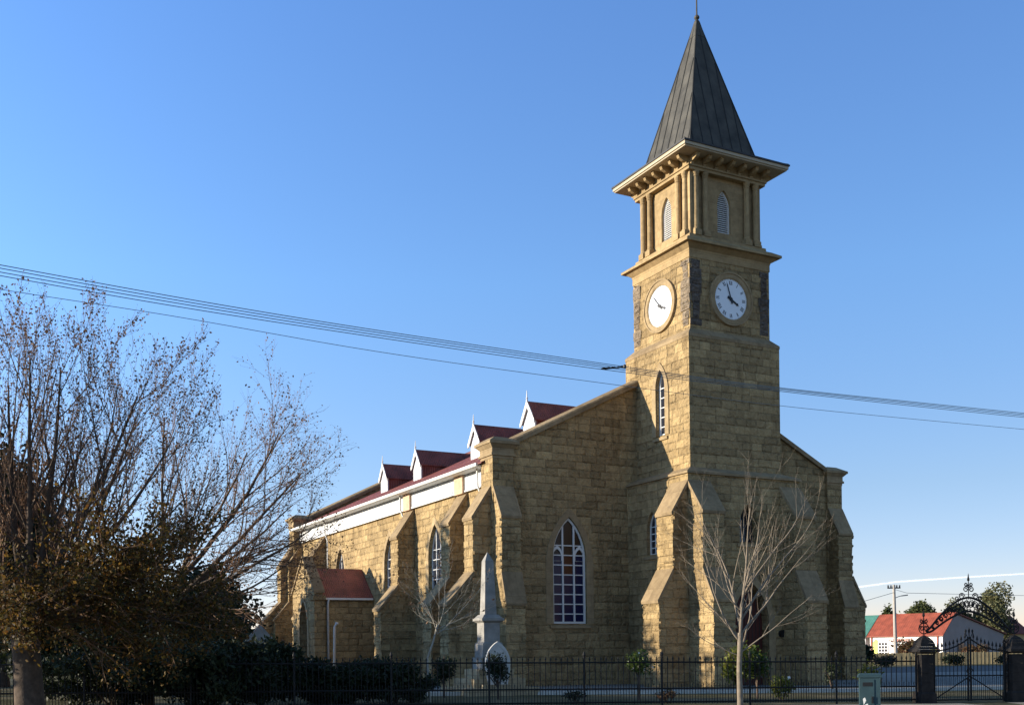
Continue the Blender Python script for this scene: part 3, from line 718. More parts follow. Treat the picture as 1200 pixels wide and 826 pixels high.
# --- side porch
PX, PY0, PY1, PYR = -15.0, 18.45, 22.3, 20.4
PXW = -13.9
zpe, zpr = 5.05, 6.85
mb = MB()
pg = lambda y: zpr + .55 - abs(y - PYR) * .92
PD = (PYR, -.2, 4.9, .75, 1.5)
o_ = [(PY0 - .25, -.6), (PY1 + .25, -.6), (PY1 + .25, pg(PY1 + .25)), (PYR, pg(PYR)), (PY0 - .25, pg(PY0 - .25))]
mb.wall(o_, [lancet(*PD)], MX(PXW), .5); mb.wall(o_, [], MX(PXW + .5, 1), .1)
for (u0, v0), (u1, v1) in zip(o_, o_[1:] + o_[:1]): mb.add([(PXW, u0, v0), (PXW, u1, v1), (PXW + .5, u1, v1), (PXW + .5, u0, v0)], [(0, 1, 2, 3)])
mb.box(PXW + .5, -WX - .02, PY0, PY0 + .4, -.6, 5.0); mb.box(PXW + .5, -WX - .02, PY1 - .4, PY1, -.6, 5.0)
pw = mb.build('porch_wall', SAND, church)
surround(MX(PXW), *PD, wid=.32, proud=.03)
mb = MB(); mb.prism(lancet(PD[0], -.2, 4.85, .75, 1.48), MX(PXW), -.48, -.42); mb.build('porch_door', DOORM, church)
mb = MB()
for sg in (-1, 1):
    ya, yb = PYR, PYR + sg * 2.1; za, zb = zpr + .02, zpr - 2.1 * .92 + .05
    mb.hexa([(PXW + .45, ya, za - .05), (PXW + .45, yb, zb - .05), (-WX - .02, yb, zb - .05), (-WX - .02, ya, za - .05), (PXW + .45, ya, za), (PXW + .45, yb, zb), (-WX - .02, yb, zb), (-WX - .02, ya, za)])
pr = mb.build('porch_roof', REDROOF, church)
mb = MB(); mb.box(PXW + .3, -WX - .1, PYR - 2.2, PYR - 2.1, 4.88, 5.0); mb.build('porch_gutter', WHITE, pr)
mb = MB()
for sg in (-1, 1):
    y1 = PYR + sg * (PYR - PY0 + .35); a, b = pg(PYR), pg(y1)
    mb.hexa([(PXW - .08, PYR, a - .02), (PXW - .08, y1, b - .02), (PXW + .58, y1, b - .02), (PXW + .58, PYR, a - .02), (PXW - .08, PYR, a + .16), (PXW - .08, y1, b + .16), (PXW + .58, y1, b + .16), (PXW + .58, PYR, a + .16)])
mb.build('porch_coping', CAPS, pw)
mb = MB(); mb.box(PXW - .06, PXW + .56, PY0 - .35, PY0 + .35, -.6, 4.85); mb.box(PXW - .12, PXW + .62, PY0 - .42, PY0 + .4, 4.85, 5.1); mb.build('porch_corner_pier', SAND, pw)
pipe(church, [(-13.05, PYR - 2.15, 4.9), (-13.05, PY0 - .08, 4.6), (-13.05, PY0 - .08, .2)], .07)
mb = MB(); mb.tube([(-13.0, PY0 - .9, .2), (-12.92, PY0 - .9, 3.3), (-12.82, PY0 - .9, 3.5), (-12.72, PY0 - .9, 3.46)], .085, 8, True); mb.build('vent_pipe', WHITE, church, True)
#__REST__
# ------------------------------------------------------------------ street railing and gate
def railing(label, s0, s1, posts):
    t = thing('iron_railing', label, 'railing', FP((s0 + s1) / 2), 'iron railings along the street')
    ps = [s0] + posts + [s1]; r = random.Random(int(s0 * 10))
    for a, b in zip(ps, ps[1:]):
        mb = MB(); n = max(1, round((b - a) / .172)); st = (b - a) / n
        for k in range(1, n):
            s = a + k * st + r.uniform(-.006, .006); ln = r.uniform(-.012, .012)
            mb.tube([FP(s, 0, .06), FP(s + ln, 0, 1.40)], .0135, 4)
            mb.tube([FP(s + ln, 0, 1.40), FP(s + ln, 0, 1.415), FP(s + ln, 0, 1.44), FP(s + ln, 0, 1.52)], [.011, .026, .024, .002], 4)
        for k in range(n):
            s = a + (k + .5) * st; mb.tube([FP(s, 0, .06), FP(s, 0, .62)], .0105, 4); mb.tube([FP(s, 0, .62), FP(s, 0, .64), FP(s, 0, .70)], [.009, .018, .002], 4)
        pn = mb.build('picket_panel', IRON, t)
    for z in (.12, .53, 1.33):
        mb = MB(); mb.tube([FP(s, 0, z) for s in ps], .024, 4); mb.build('rail', IRON, t)
    for s in ps:
        mb = MB(); mb.tube([FP(s, 0, -.2), FP(s, 0, 1.46)], .034, 8, True); mb.lathe([(.034, 0), (.055, .02), (.03, .05), (.05, .1), (.035, .15), (.004, .22)], tuple(FP(s, 0, 1.46)), 8); mb.build('railing_post', IRON, t)
railing('long black spear-topped iron railing along the churchyard front, left of the gate', -18.0, 13.0, [-15.1, -12.2, -9.3, -6.4, -3.6, -.7, 2.2, 4.63, 7.45, 10.3])
railing('short end of black iron railing beyond the right gate pillar', 16.75, 24.0, [19.2, 21.6])
def pillar(s, label):
    t = thing('gate_pillar', label, 'pillar', FP(s), 'stone gate pillars'); mb = MB(); h = .205
    def ring_(hw, z): return [FP(s - hw, -hw, z), FP(s + hw, -hw, z), FP(s + hw, hw, z), FP(s - hw, hw, z)]
    def seg(mb, h0, z0, h1, z1): mb.hexa(ring_(h0, z0) + ring_(h1, z1))
    seg(mb, h + .06, -.3, h + .06, .3); seg(mb, h + .06, .302, h, .36); z = .362
    while z < 1.5: seg(mb, h, z, h, min(1.56, z + .29)); z += .295
    mb.build('shaft', PILLAR, t); mb = MB()
    seg(mb, h + .03, 1.562, h + .09, 1.62); seg(mb, h + .15, 1.622, h + .15, 1.70); seg(mb, h + .15, 1.702, h + .06, 1.79)
    zz = [(h + .05, 1.79), (h + .03, 1.90), (h - .02, 2.0), (h - .085, 2.08), (h - .16, 2.135), (h - .22, 2.16)]
    for (ha, za), (hb, zb_) in zip(zz, zz[1:]): seg(mb, ha, za + .002, hb, zb_)
    mb.build('pillar_cap', PILLAR, t)
pillar(13.28, 'dark stone gate pillar with moulded cap on the left side of the gate')
pillar(16.42, 'dark stone gate pillar on the right side of the gate, cut by the picture edge')
SL_, SR_, SC_ = 13.62, 16.05, 14.84
def gate_leaf(a, b, label):
    t = thing('gate_leaf', label, 'gate', FP(a), 'gate leaves'); mb = MB(); d = b - a; sg = 1 if d > 0 else -1; n = 9
    top = lambda f: 1.66 + .40 * f ** 2.2
    for k in range(1, n):
        f = k / n; s = a + d * f; zt = top(f); mb.tube([FP(s, 0, .1), FP(s, 0, zt + .1)], .011, 4)
        mb.tube([FP(s, 0, zt + .1), FP(s, 0, zt + .12), FP(s, 0, zt + .16), FP(s, 0, zt + .27)], [.011, .034, .03, .002], 4)
    for k in range(n): s = a + d * (k + .5) / n; mb.tube([FP(s, 0, .1), FP(s, 0, .82)], .008, 4)
    mb.build('bars', IRON, t)
    mb = MB(); mb.tube([FP(a + d * k / 12, 0, top(k / 12)) for k in range(13)], .024, 5); mb.build('top_rail', IRON, t)
    for z in (.09, .86): mb = MB(); mb.tube([FP(a, 0, z), FP(b, 0, z)], .024, 5); mb.build('rail', IRON, t)
    mb = MB(); mb.tube([FP(b, -.02, .84), FP(a, -.02, .12)], .020, 5); mb.build('brace', IRON, t)
    mb = MB(); mb.tube([FP(a, 0, .02), FP(a, 0, 1.86)], .035, 6, True); mb.build('stile', IRON, t); mb = MB(); mb.tube([FP(b - sg * .03, 0, .05), FP(b - sg * .03, 0, 2.10)], .028, 6, True)
    mb.build('stile', IRON, t)
    return t
g1 = gate_leaf(SL_, SC_ - .012, 'left leaf of the wrought iron gate hung on the left pillar')
g2 = gate_leaf(SR_, SC_ + .012, 'right leaf of the wrought iron gate, its middle stile topped by a crown of spears')
def scroll(mb, s, z, r, a0, turns, dirn=1, w=0, rad=.018):
    pts = []
    for k in range(int(14 * turns) + 1):
        t = k / 14; a = a0 + dirn * 2 * math.pi * t; rr = r * (1 - .72 * t / turns); pts.append(FP(s + rr * math.cos(a), w, z + rr * math.sin(a)))
    mb.tube(pts, rad, 4)
mb = MB()
for ds in (-.11, 0, .11):
    mb.tube([FP(SC_ + ds * .3, 0, 2.05), FP(SC_ + ds, 0, 2.2), FP(SC_ + ds * 1.1, 0, 2.3), FP(SC_ + ds, 0, 2.42 if ds == 0 else 2.36)], [.014, .014, .034, .003], 4)
mb.build('spear_crown', IRON, g2)
mb = MB(); scroll(mb, SC_, 1.0, .12, 0, 1.6); scroll(mb, SC_, .78, .10, math.pi, 1.6); mb.build('lock_scrolls', IRON, g2)
t = thing('jamb_post', 'openwork iron gate post standing against the right pillar', 'gate post', FP(16.14)); mb = MB()
for ds in (-.045, .045): mb.tube([FP(16.14 + ds, 0, 0), FP(16.14 + ds, 0, 1.86)], .018, 4)
for k in range(9): mb.tube([FP(16.095, 0, .2 + .19 * k), FP(16.185, 0, .29 + .19 * k)], .012, 4)
mb.build('lattice_shaft', IRON, t); mb = MB()
for ds, q in ((-.06, 1), (.06, -1)): scroll(mb, 16.14 + ds, 1.93, .07, math.pi / 2, 1.3, q)
mb.build('scroll_head', IRON, t)
# ornamental overthrow that spans the pillars
ar = thing('gate_overthrow', 'arched wrought iron overthrow of scrolls spanning the two gate pillars', 'gate arch', FP(SC_, 0, 2.2))
XL, XR = 13.36, 16.34
def arc(zs, za, pw, f0=0.0):   # ogee-footed arch
    pts = []
    for k in range(41):
        f = -1 + 2 * k / 40; h = 1 - abs(f) ** pw; foot = .10 * max(0, (abs(f) - .82) / .18) ** 2; pts.append((SC_ + f * (XR - XL) / 2 * (1 - f0), zs + (za - zs) * h + foot))
    return pts
ao, ai = arc(2.17, 3.36, 1.75), arc(2.14, 2.92, 1.55, .03)
for nme, A in (('outer_arch', ao), ('inner_arch', ai)):
    mb = MB(); mb.tube([FP(s, 0, z) for s, z in A], .036, 6); mb.build(nme, IRON, ar)
mb = MB(); rr = random.Random(4)
for k in range(3, 38, 2):
    (s0, z0), (s1, z1) = ao[k], ai[k]; cz = (z0 + z1) / 2; h = abs(z0 - z1) * .46
    scroll(mb, (s0 + s1) / 2, cz + h * .12, h * .62, rr.uniform(0, 6), 1.7, 1 if k < 20 else -1, 0, .02)
    mb.tube([FP(s0, 0, z0), FP((s0 + s1) / 2 + .05 * (1 if k < 20 else -1), 0, cz), FP(s1, 0, z1)], .011, 4)
mb.build('scrollwork', IRON, ar)
mb = MB()
mb.tube([FP(SC_, 0, 3.3), FP(SC_, 0, 3.9)], .016, 5); mb.tube([FP(SC_, 0, 3.88), FP(SC_, 0, 3.92), FP(SC_, 0, 4.0), FP(SC_, 0, 4.14)], [.012, .045, .03, .003], 5)
for sg in (-1, 1):
    scroll(mb, SC_ + sg * .09, 3.62, .10, math.pi if sg > 0 else 0, 1.4, -sg); scroll(mb, SC_ + sg * .08, 3.78, .07, math.pi if sg > 0 else 0, 1.3, sg)
    scroll(mb, SC_ + sg * .24, 3.40, .11, math.pi if sg > 0 else 0, 1.5, -sg); scroll(mb, SC_ + sg * .40, 3.33, .08, 0, 1.4, sg)
mb.build('crest', IRON, ar)
for s in (13.28, 16.42):
    mb = MB(); mb.tube([FP(s, 0, 2.14), FP(s, 0, 2.75)], .018, 5); mb.tube([FP(s, 0, 2.73), FP(s, 0, 2.77), FP(s, 0, 2.84), FP(s, 0, 2.97)], [.014, .05, .032, .003], 5)
    mb.tube([FP(s + .17 * math.cos(q), 0, 2.37 + .17 * math.sin(q)) for q in [i * math.pi / 10 for i in range(21)]], .018, 4)
    for sg in (-1, 1): scroll(mb, s + sg * .075, 2.37, .085, 0 if sg > 0 else math.pi, 1.4, sg); scroll(mb, s + sg * .07, 2.60, .07, math.pi if sg > 0 else 0, 1.3, sg); mb.tube([FP(s, 0, 2.56), FP(s + sg * .11, 0, 2.68)], .012, 4)
    mb.build('pillar_finial', IRON, ar)

# ------------------------------------------------------------------ monuments
def local(lat, dep, deg):   # a frame standing on the ground, turned by deg from facing the street
    o = at(lat, dep); a = R_(deg); e = RT * math.cos(a) + FW * math.sin(a); f = FW * math.cos(a) - RT * math.sin(a)
    return o, (lambda u, v, w: o + e * u + f * w + UP * v)
def lbox(mb, M, hx, hy, z0, z1, tx=None, ty=None, cu=0, cw=0):
    tx = hx if tx is None else tx; ty = hy if ty is None else ty
    mb.hexa([M(cu - hx, z0, cw - hy), M(cu + hx, z0, cw - hy), M(cu + hx, z0, cw + hy), M(cu - hx, z0, cw + hy), M(cu - tx, z1, cw - ty), M(cu + tx, z1, cw - ty), M(cu + tx, z1, cw + ty), M(cu - tx, z1, cw + ty)])
o, M = local(-.90, 41.5, 25)
t = thing('obelisk_monument', 'tall pale obelisk on a stepped sandstone base in front of the church corner', 'obelisk', o)
mb = MB(); lbox(mb, M, 1.45, 1.45, -.3, .28); lbox(mb, M, 1.05, 1.05, .282, .62); lbox(mb, M, .72, .72, .622, .98); mb.build('stepped_base', GSTEP, t)
mb = MB(); lbox(mb, M, .50, .50, .982, 1.42); lbox(mb, M, .41, .41, 1.424, 1.95); lbox(mb, M, .41, .41, 1.954, 2.0, .34, .34); mb.build('pedestal', MARBLE, t)
mb = MB(); lbox(mb, M, .33, .33, 2.004, 2.75); mb.build('inscribed_die', MARBLE, t)
mb = MB(); lbox(mb, M, .35, .35, 2.754, 2.82, .44, .44); lbox(mb, M, .46, .46, 2.824, 2.92); lbox(mb, M, .42, .42, 2.924, 3.06, .30, .30); mb.build('cornice', MARBLE, t)
mb = MB(); lbox(mb, M, .245, .245, 3.064, 5.12, .172, .172); lbox(mb, M, .172, .172, 5.124, 5.46, .01, .01); mb.build('obelisk_shaft', MARBLE, t)
mb = MB(); lr = random.Random(3)
for k in range(7):
    for q in range(3): a = lr.uniform(-.2, .05); mb.prism([(a, 2.62 - k * .085), (a + lr.uniform(.05, .12), 2.62 - k * .085), (a + lr.uniform(.05, .12), 2.60 - k * .085), (a, 2.60 - k * .085)], lambda u, v, w: M(-.331 - w, v, u), .0, .002)
mb.build('weathered_inscription', mat('dark_inscription', (.2, .19, .17), .9), t)
o, M = local(-.55, 40.3, 12)
t = thing('rounded_headstone', 'pale marble headstone with a pointed round top beside the obelisk', 'headstone', o)
prof = lancet(0, .42, 2.02, .46, .80, 9)
prof = [(-.36, .42), (.36, .42), (.44, .9), (.47, 1.2)] + [p for p in lancet(0, 1.2, 2.02, .47, .80, 9)[3:-1]] + [(-.47, 1.2), (-.44, .9)]
HEAD = simple('white_headstone_marble', (.52, .49, .43), .6, 0, .12)
mb = MB(); mb.prism(prof, M, -.09, .09); mb.build('headstone_slab', HEAD, t)
ip = [(u * .84, 1.25 + (v - 1.25) * .84) for u, v in prof]
mb = MB(); mb.ring(prof, ip, lambda u, v, w: M(u, v, -w), .088, .12); mb.build('raised_border', HEAD, t)
mb = MB(); lbox(mb, M, .62, .3, -.3, .42); mb.build('headstone_base', GSTEP, t)
mb = MB()
for k in range(5): mb.prism(disc(-.12 + .06 * k, 1.55 + .04 * (k % 2), .055, 10), lambda u, v, w: M(u, v, -w), .088, .102)
for k in range(4): mb.prism([(-.25, 1.32 - k * .1), (.25, 1.32 - k * .1), (.25, 1.30 - k * .1), (-.25, 1.30 - k * .1)], lambda u, v, w: M(u, v, -w), .088, .093)
mb.build('carved_relief', HEAD, t)
# another low monument among the dark shrubs at the left
o, M = local(-9.6, 41.0, 18)
t = thing('grey_gravestone', 'grey gabled gravestone half lost in the dark shrubs under the trees', 'gravestone', o)
mb = MB(); mb.prism([(-.7, 0), (.7, 0), (.7, 1.9), (0, 2.7), (-.7, 1.9)], M, -.2, .2); mb.build('gravestone_slab', MARBLE, t); mb = MB(); lbox(mb, M, .95, .45, -.3, .4); mb.build('gravestone_base', GSTEP, t)

# ------------------------------------------------------------------ utility cabinet on the pavement
o, M = local(9.15, 27.6, -14)
t = thing('utility_cabinet', 'blue-green metal utility cabinet on the pavement before the railing', 'utility box', o)
mb = MB(); lbox(mb, M, .25, .19, .06, 1.0); mb.build('cabinet_body', BOXM, t)
mb = MB(); lbox(mb, M, .285, .225, 1.003, 1.05); lbox(mb, M, .285, .225, 1.053, 1.10, .24, .18); mb.build('lid', BOXM, t)
mb = MB(); lbox(mb, M, .27, .21, -.2, .058); mb.build('plinth', CONC, t)
mb = MB(); mb.prism([(-.22, .12), (.10, .12), (.10, .95), (-.22, .95)], lambda u, v, w: M(u, v, -.19 - w), .002, .016); dd = mb.build('cabinet_door', BOXM, t)
mb = MB(); mb.prism([(-.18, .78), (.06, .78), (.06, .88), (-.18, .88)], lambda u, v, w: M(u, v, -.19 - w), .017, .022); mb.build('dark_label_strip', BLACK, dd)
mb = MB(); mb.prism([(.03, .35), (.075, .35), (.075, .52), (.03, .52)], lambda u, v, w: M(u, v, -.19 - w), .017, .04); mb.build('door_handle', BLACK, dd)
mb = MB(); mb.prism([(-.16, .30), (-.10, .42), (-.13, .50), (-.18, .46)], lambda u, v, w: M(u, v, -.19 - w), .0165, .018); mb.prism([(-.12, .25), (-.05, .28), (-.06, .34), (-.12, .32)], lambda u, v, w: M(u, v, -.19 - w), .0165, .018); mb.build('torn_sticker', WHITE, dd)

# ------------------------------------------------------------------ trees
def rnd_dir(r): 
    v = Vector((r.gauss(0, 1), r.gauss(0, 1), r.gauss(0, 1))); return v.normalized()
class Grow:
    def __init__(s, seed): s.r = random.Random(seed); s.thick = MB(); s.thin = MB(); s.tips = []; s.mids = []
    def go(s, p, d, ln, rad, lvl, P):
        r = s.r; c = P[lvl]; n = c['n']; p = Vector(p); d = Vector(d).normalized(); pts = [p.copy()]; rads = [rad]; dirs = [d.copy()]
        for i in range(n):
            d = (d + rnd_dir(r) * c['wob'] + UP * c['up']).normalized(); p = p + d * (ln / n); pts.append(p.copy()); dirs.append(d.copy())
            rads.append(rad * (1 - (1 - c['end']) * (i + 1) / n))
        (s.thick if lvl < c.get('thick', 2) else s.thin).tube(pts, rads, c['sides'])
        if lvl >= len(P) - 1:
            s.tips.append(pts[-1]); s.mids += pts[1:]; return
        if lvl == len(P) - 2: s.mids += pts[1:]
        k = c['kids']; k = int(k) + (r.random() < k - int(k))
        for q in range(k):
            f = c['from'] + (1 - c['from']) * (q + r.random()) / k; i = min(n - 1, int(f * n)); g = f * n - i
            bp = pts[i].lerp(pts[i + 1], g); bd = dirs[i + 1]; ax = bd.cross(rnd_dir(r))
            if ax.length < 1e-3: continue
            an = r.uniform(*c['ang']); cd_ = Matrix.Rotation(an, 3, ax.normalized()) @ bd
            if c.get('bias'): cd_ = (cd_ + c['bias'] * .35).normalized()
            rr = rads[i] + (rads[i + 1] - rads[i]) * g
            s.go(bp, cd_, ln * r.uniform(*c['len']) * (1.1 - .45 * f), max(.0035, rr * c['rr']), lvl + 1, P)
def finish_tree(g, name, label, cat, base, bark, twig, group=None, leafsets=()):
    t = thing(name, label, cat, base, group)
    g.thick.build('trunk', bark, t, True)
    if g.thin.v: g.thin.build('twigs', twig, t)
    for pts, size, jit, nme, m, sd in leafsets: leaves(pts, size, jit, nme, m, t, sd)
    return t
# the big autumn tree at the left
base = at(-9.42, 21.0); g = Grow(21); r = g.r
tp = [base + Vector((0, 0, -.2)), base + Vector((.02, 0, .3)), base + RT * -.03 + UP * 1.4, base + RT * -.08 + UP * 2.1]
g.thick.tube(tp, [.33, .29, .255, .26], 12)
BP = [dict(n=9, wob=.06, up=.05, end=.14, sides=7, kids=9, ang=(.35, .8), len=(.45, .62), rr=.55, **{'from': .16}),
      dict(n=7, wob=.08, up=.07, end=.2, sides=4, kids=7, ang=(.25, .6), len=(.42, .62), rr=.5, **{'from': .12}),
      dict(n=6, wob=.10, up=.09, end=.3, sides=4, kids=5.5, ang=(.3, .7), len=(.45, .65), rr=.6, thick=1, **{'from': .15}),
      dict(n=4, wob=.13, up=.09, end=.4, sides=3, thick=1)]
limbs = [(-.1, .1, 1.0, 4.9, .10), (.75, .2, 1.0, 5.0, .095), (.35, -.35, 1.15, 5.0, .085), (-.7, .1, 1.0, 5.0, .095), (1.35, -.1, .85, 4.7, .08), (.3, .7, 1.0, 4.0, .09), (-1.1, -.3, .8, 4.0, .09), (-.35, -.6, 1.1, 4.2, .09), (1.05, .5, 1.1, 5.0, .08), (.55, -.1, 1.2, 5.2, .085), (1.6, .3, .7, 4.2, .065), (-1.5, .4, .9, 4.0, .08)]
for (a, b_, c_, ln, rad) in limbs:
    g.go(tp[3] + UP * r.uniform(-.15, .25), RT * a * .72 + FW * b_ * .62 + UP * c_, ln, rad, 0, BP)
upper = [p for p in g.mids if p.z > 3.4]; r.shuffle(upper)
# low drooping boughs that still carry their russet leaves
LP = [dict(n=8, wob=.08, up=-.025, end=.3, sides=6, kids=12, ang=(.4, 1.0), len=(.35, .55), rr=.5, **{'from': .15}),
      dict(n=6, wob=.12, up=-.03, end=.3, sides=4, kids=7, ang=(.4, .9), len=(.4, .6), rr=.55, thick=1, **{'from': .1}),
      dict(n=4, wob=.15, up=-.03, end=.4, sides=3, thick=1)]
n0 = len(g.mids)
for k, (a, b_, c_, ln) in enumerate(((1, -.2, .42, 3.4), (1, .25, .30, 3.6), (.9, -.55, .5, 3.2), (1, .05, .62, 3.4), (-.3, -1, .5, 3.0), (-1, -.2, .5, 3.8), (-.8, .6, .4, 3.6), (.4, .9, .5, 3.8), (.5, -.9, .35, 3.0), (1, -.05, .16, 3.2))):
    g.go(tp[3] + UP * (.1 * (k % 4)), RT * a + FW * b_ + UP * c_, ln, .075, 0, LP)
low = g.mids[n0:]
lowmany = [p for p in low for _ in range(8)] + [p for p in g.mids[:n0] if p.z < 3.8 for _ in range(2)]
finish_tree(g, 'autumn_tree', 'large half-bare autumn tree with stout trunk and russet low leaves', 'tree', base, BARKD, TWIG, 'deciduous trees by the street',
            [(lowmany, .08, .11, 'russet_leaves', LF_BROWN, 5), (upper[:int(len(upper) * .8)], .055, .018, 'withered_leaves', LF_DEAD, 6)])
# the second one, spreading to the right in front of the church
base = at(-11.2, 33.0); g = Grow(8)
tp = [base + UP * -.2, base + UP * 1.0, base + RT * .1 + UP * 2.2, base + RT * .25 + UP * 3.0]
g.thick.tube(tp, [.24, .20, .17, .16], 10)
RP = [dict(n=9, wob=.09, up=.035, end=.2, sides=6, kids=10, ang=(.35, .85), len=(.42, .6), rr=.55, **{'from': .18}),
      dict(n=6, wob=.12, up=.05, end=.25, sides=4, kids=8, ang=(.35, .8), len=(.42, .6), rr=.55, **{'from': .12}),
      dict(n=5, wob=.14, up=.06, end=.35, sides=3, kids=5, ang=(.3, .8), len=(.45, .65), rr=.6, thick=1, **{'from': .15}),
      dict(n=3, wob=.15, up=.05, end=.4, sides=3, thick=1)]
for (a, b_, c_, ln, rad) in ((.95, 0, .85, 6.36, 0.100), (.6, .3, 1, 7.08, 0.100), (1.2, -.2, .5, 5.52, 0.085), (.2, -.4, 1, 6.24, 0.090), (.9, .5, .7, 5.52, 0.080), (1.15, .1, .22, 4.68, 0.070), (-.6, .2, .9, 5.28, 0.080), (.75, -.4, .9, 6.24, 0.085)):
    g.go(tp[3] + UP * g.r.uniform(-.5, .1), RT * a + FW * b_ + UP * c_, ln, rad, 0, RP)
up2 = list(g.mids); g.r.shuffle(up2)
finish_tree(g, 'spreading_tree', 'bare spreading tree with scattered brown leaves reaching towards the side porch of the church', 'tree', base, BARKD, TWIG, 'deciduous trees by the street', [(up2[:int(len(up2) * .5)], .075, .025, 'withered_leaves', LF_DEAD, 8)])
# pale street tree in front of the tower
base = at(5.88, 27.8); g = Grow(33)
fork = base + UP * 2.15 + RT * .02
g.thick.tube([base + UP * -.2, base + UP * .05, base + UP * 1.2 + RT * -.02, fork], [.12, .085, .07, .07], 10)
SP = [dict(n=10, wob=.12, up=.045, end=.16, sides=6, kids=5.5, ang=(.3, .65), len=(.38, .65), rr=.55, **{'from': .14}),
      dict(n=7, wob=.12, up=.05, end=.25, sides=4, kids=3.5, ang=(.3, .7), len=(.38, .6), rr=.6, **{'from': .2}),
      dict(n=4, wob=.13, up=.06, end=.4, sides=3, thick=3)]
LP2 = [dict(SP[0], kids=9, wob=.075, up=.05)] + SP[1:]
g.go(fork + UP * -.05, RT * .10 + UP, 3.5, .046, 0, LP2)
g.go(fork + UP * 1.0 + RT * .12, RT * .5 + UP * 1.0, 3.2, 0.033, 0, SP)
for (a, b_, c_, ln, rad, dz) in ((-.26, .15, 1, 3.6, 0.033, .15), (-.62, -.1, .9, 3.0, 0.027, -.25), (.52, -.2, 1, 3.4, 0.033, .3), (.85, .1, .9, 3.2, 0.033, -.05), (-.4, .4, 1, 2.9, 0.025, .45), (.6, .4, 1, 3.2, 0.029, -.45), (-.95, 0, .75, 2.3, 0.021, -.15), (1.05, -.1, .6, 2.3, 0.021, -.5), (-1.2, .1, .35, 1.7, 0.016, -.6), (.3, -.5, 1, 3.0, 0.029, .6), (1.2, .2, .9, 2.4, 0.021, .5), (-.8, -.3, .9, 2.4, 0.021, .6)):
    g.go(fork + UP * dz, RT * a + FW * b_ + UP * c_, ln, rad, 0, SP)
finish_tree(g, 'bare_street_tree', 'leafless pale-barked street tree standing in front of the tower', 'tree', base, BARKL, BARKL, 'bare young trees')
# small white-stemmed tree by the obelisk
base = at(-2.75, 35.5); g = Grow(5)
fork = base + UP * 2.55 + RT * .30
g.thick.tube([base + UP * -.2 + RT * .02, base + UP * .6 + RT * -.01, base + UP * 1.45 + RT * -.04, base + UP * 2.0 + RT * .16, fork], [.05, .04, .036, .030, .026], 8)
for (a, b_, c_, ln, rad) in ((.5, .1, 1, 2.3, .014), (-.35, -.1, 1, 2.2, .014), (.9, .1, .8, 2.4, .014), (.1, .3, 1, 2.1, .010), (1.1, -.2, .4, 2.0, .010), (-.8, .1, .7, 1.7, .010), (-.9, .1, .2, 1.1, .010), (1.2, .2, .15, 1.3, .010)):
    g.go(fork + UP * g.r.uniform(-.35, .05), RT * a + FW * b_ + UP * c_, ln, rad, 0, SP)
pts = [p for p in g.mids if g.r.random() < .16]
finish_tree(g, 'white_stemmed_sapling', 'slender crooked sapling with a white stem behind the railing, left of the obelisk', 'tree', base, BARKW, TWIG, 'bare young trees', [(pts, .09, .05, 'withered_leaves', LF_DEAD, 9)])

def cluster(r, n, c, rad, lumps, k=.55):
    """points filling a lumpy crown: lumps of unequal size round the centre, denser towards their surface"""
    c = Vector(c); L_ = []
    for _ in range(lumps):
        d = rnd_dir(r); q = r.random() ** .5; L_.append((Vector((d.x * rad[0], d.y * rad[1], d.z * rad[2])) * (1 - k) * q * 1.25, r.uniform(.5, 1.0) * k))
    out = []
    for _ in range(n):
        o, s_ = r.choice(L_); d = rnd_dir(r); q = r.random() ** .28
        if r.random() < .10: q *= r.uniform(1.05, 1.5)
        out.append(c + o + Vector((d.x * rad[0], d.y * rad[1], d.z * rad[2])) * s_ * q)
    return out
def bushy(name, label, cat, base, height, rad, n, size, m, seed, trunk=.0, lumps=14, bark=BARKD, group=None, asp=.6, k=.55, squash=1.0, flowers=0, stems=5):
    r = random.Random(seed); t = thing(name, label, cat, base, group); base = Vector(base)
    cz = trunk + (height - trunk) / 2; c = base + UP * cz; rz = (height - trunk) / 2
    pts = [p for p in cluster(r, n, c, (rad, rad, rz), lumps, k) if p.z > base.z + .03]
    mb = MB()
    if trunk > .3:
        mb.tube([base + UP * -.2, base + UP * trunk * .6, base + UP * (trunk + .4 * rz)], [max(.05, rad * .09), max(.04, rad * .07), max(.025, rad * .05)], 8)
        for _ in range(stems): d = rnd_dir(r); mb.tube([base + UP * trunk * .9, base + UP * cz + Vector((d.x * rad, d.y * rad, abs(d.z) * rz)) * .75], [max(.03, rad * .04), .012], 5)
        mb.build('trunk', bark, t, True)
    else:
        for _ in range(stems): d = rnd_dir(r); mb.tube([base + UP * -.1, base + Vector((d.x * rad * .4, d.y * rad * .4, cz * .8)), base + UP * cz + Vector((d.x * rad, d.y * rad, abs(d.z) * rz)) * .8], [.022, .015, .006], 5)
        mb.build('stems', bark, t, True)
    leaves(pts, size, size * .4, 'foliage', m, t, seed, asp)
    if flowers: leaves([p for p in r.sample(pts, flowers)], size * 1.0, .02, 'flowers', PETAL, t, seed + 1, .9)
    return t
# evergreens behind the railing at the left
bushy('evergreen_tree', 'tall dark evergreen behind the autumn tree at the left edge of the picture', 'tree', at(-24.6, 52), 11.8, 3.9, 16000, .36, LF_DARK, 1, 1.2, 26, group='dark evergreens')
bushy('round_evergreen', 'dark rounded evergreen tree beside the far end of the church', 'tree', at(-14.2, 50), 6.0, 2.6, 15000, .26, LF_DARK, 2, .3, 24, group='dark evergreens')
bushy('squat_evergreen', 'low dark evergreen in the shade behind the trunk of the autumn tree', 'tree', at(-15.3, 37), 4.2, 2.6, 13000, .22, LF_DARK, 3, .3, 20, group='dark evergreens')
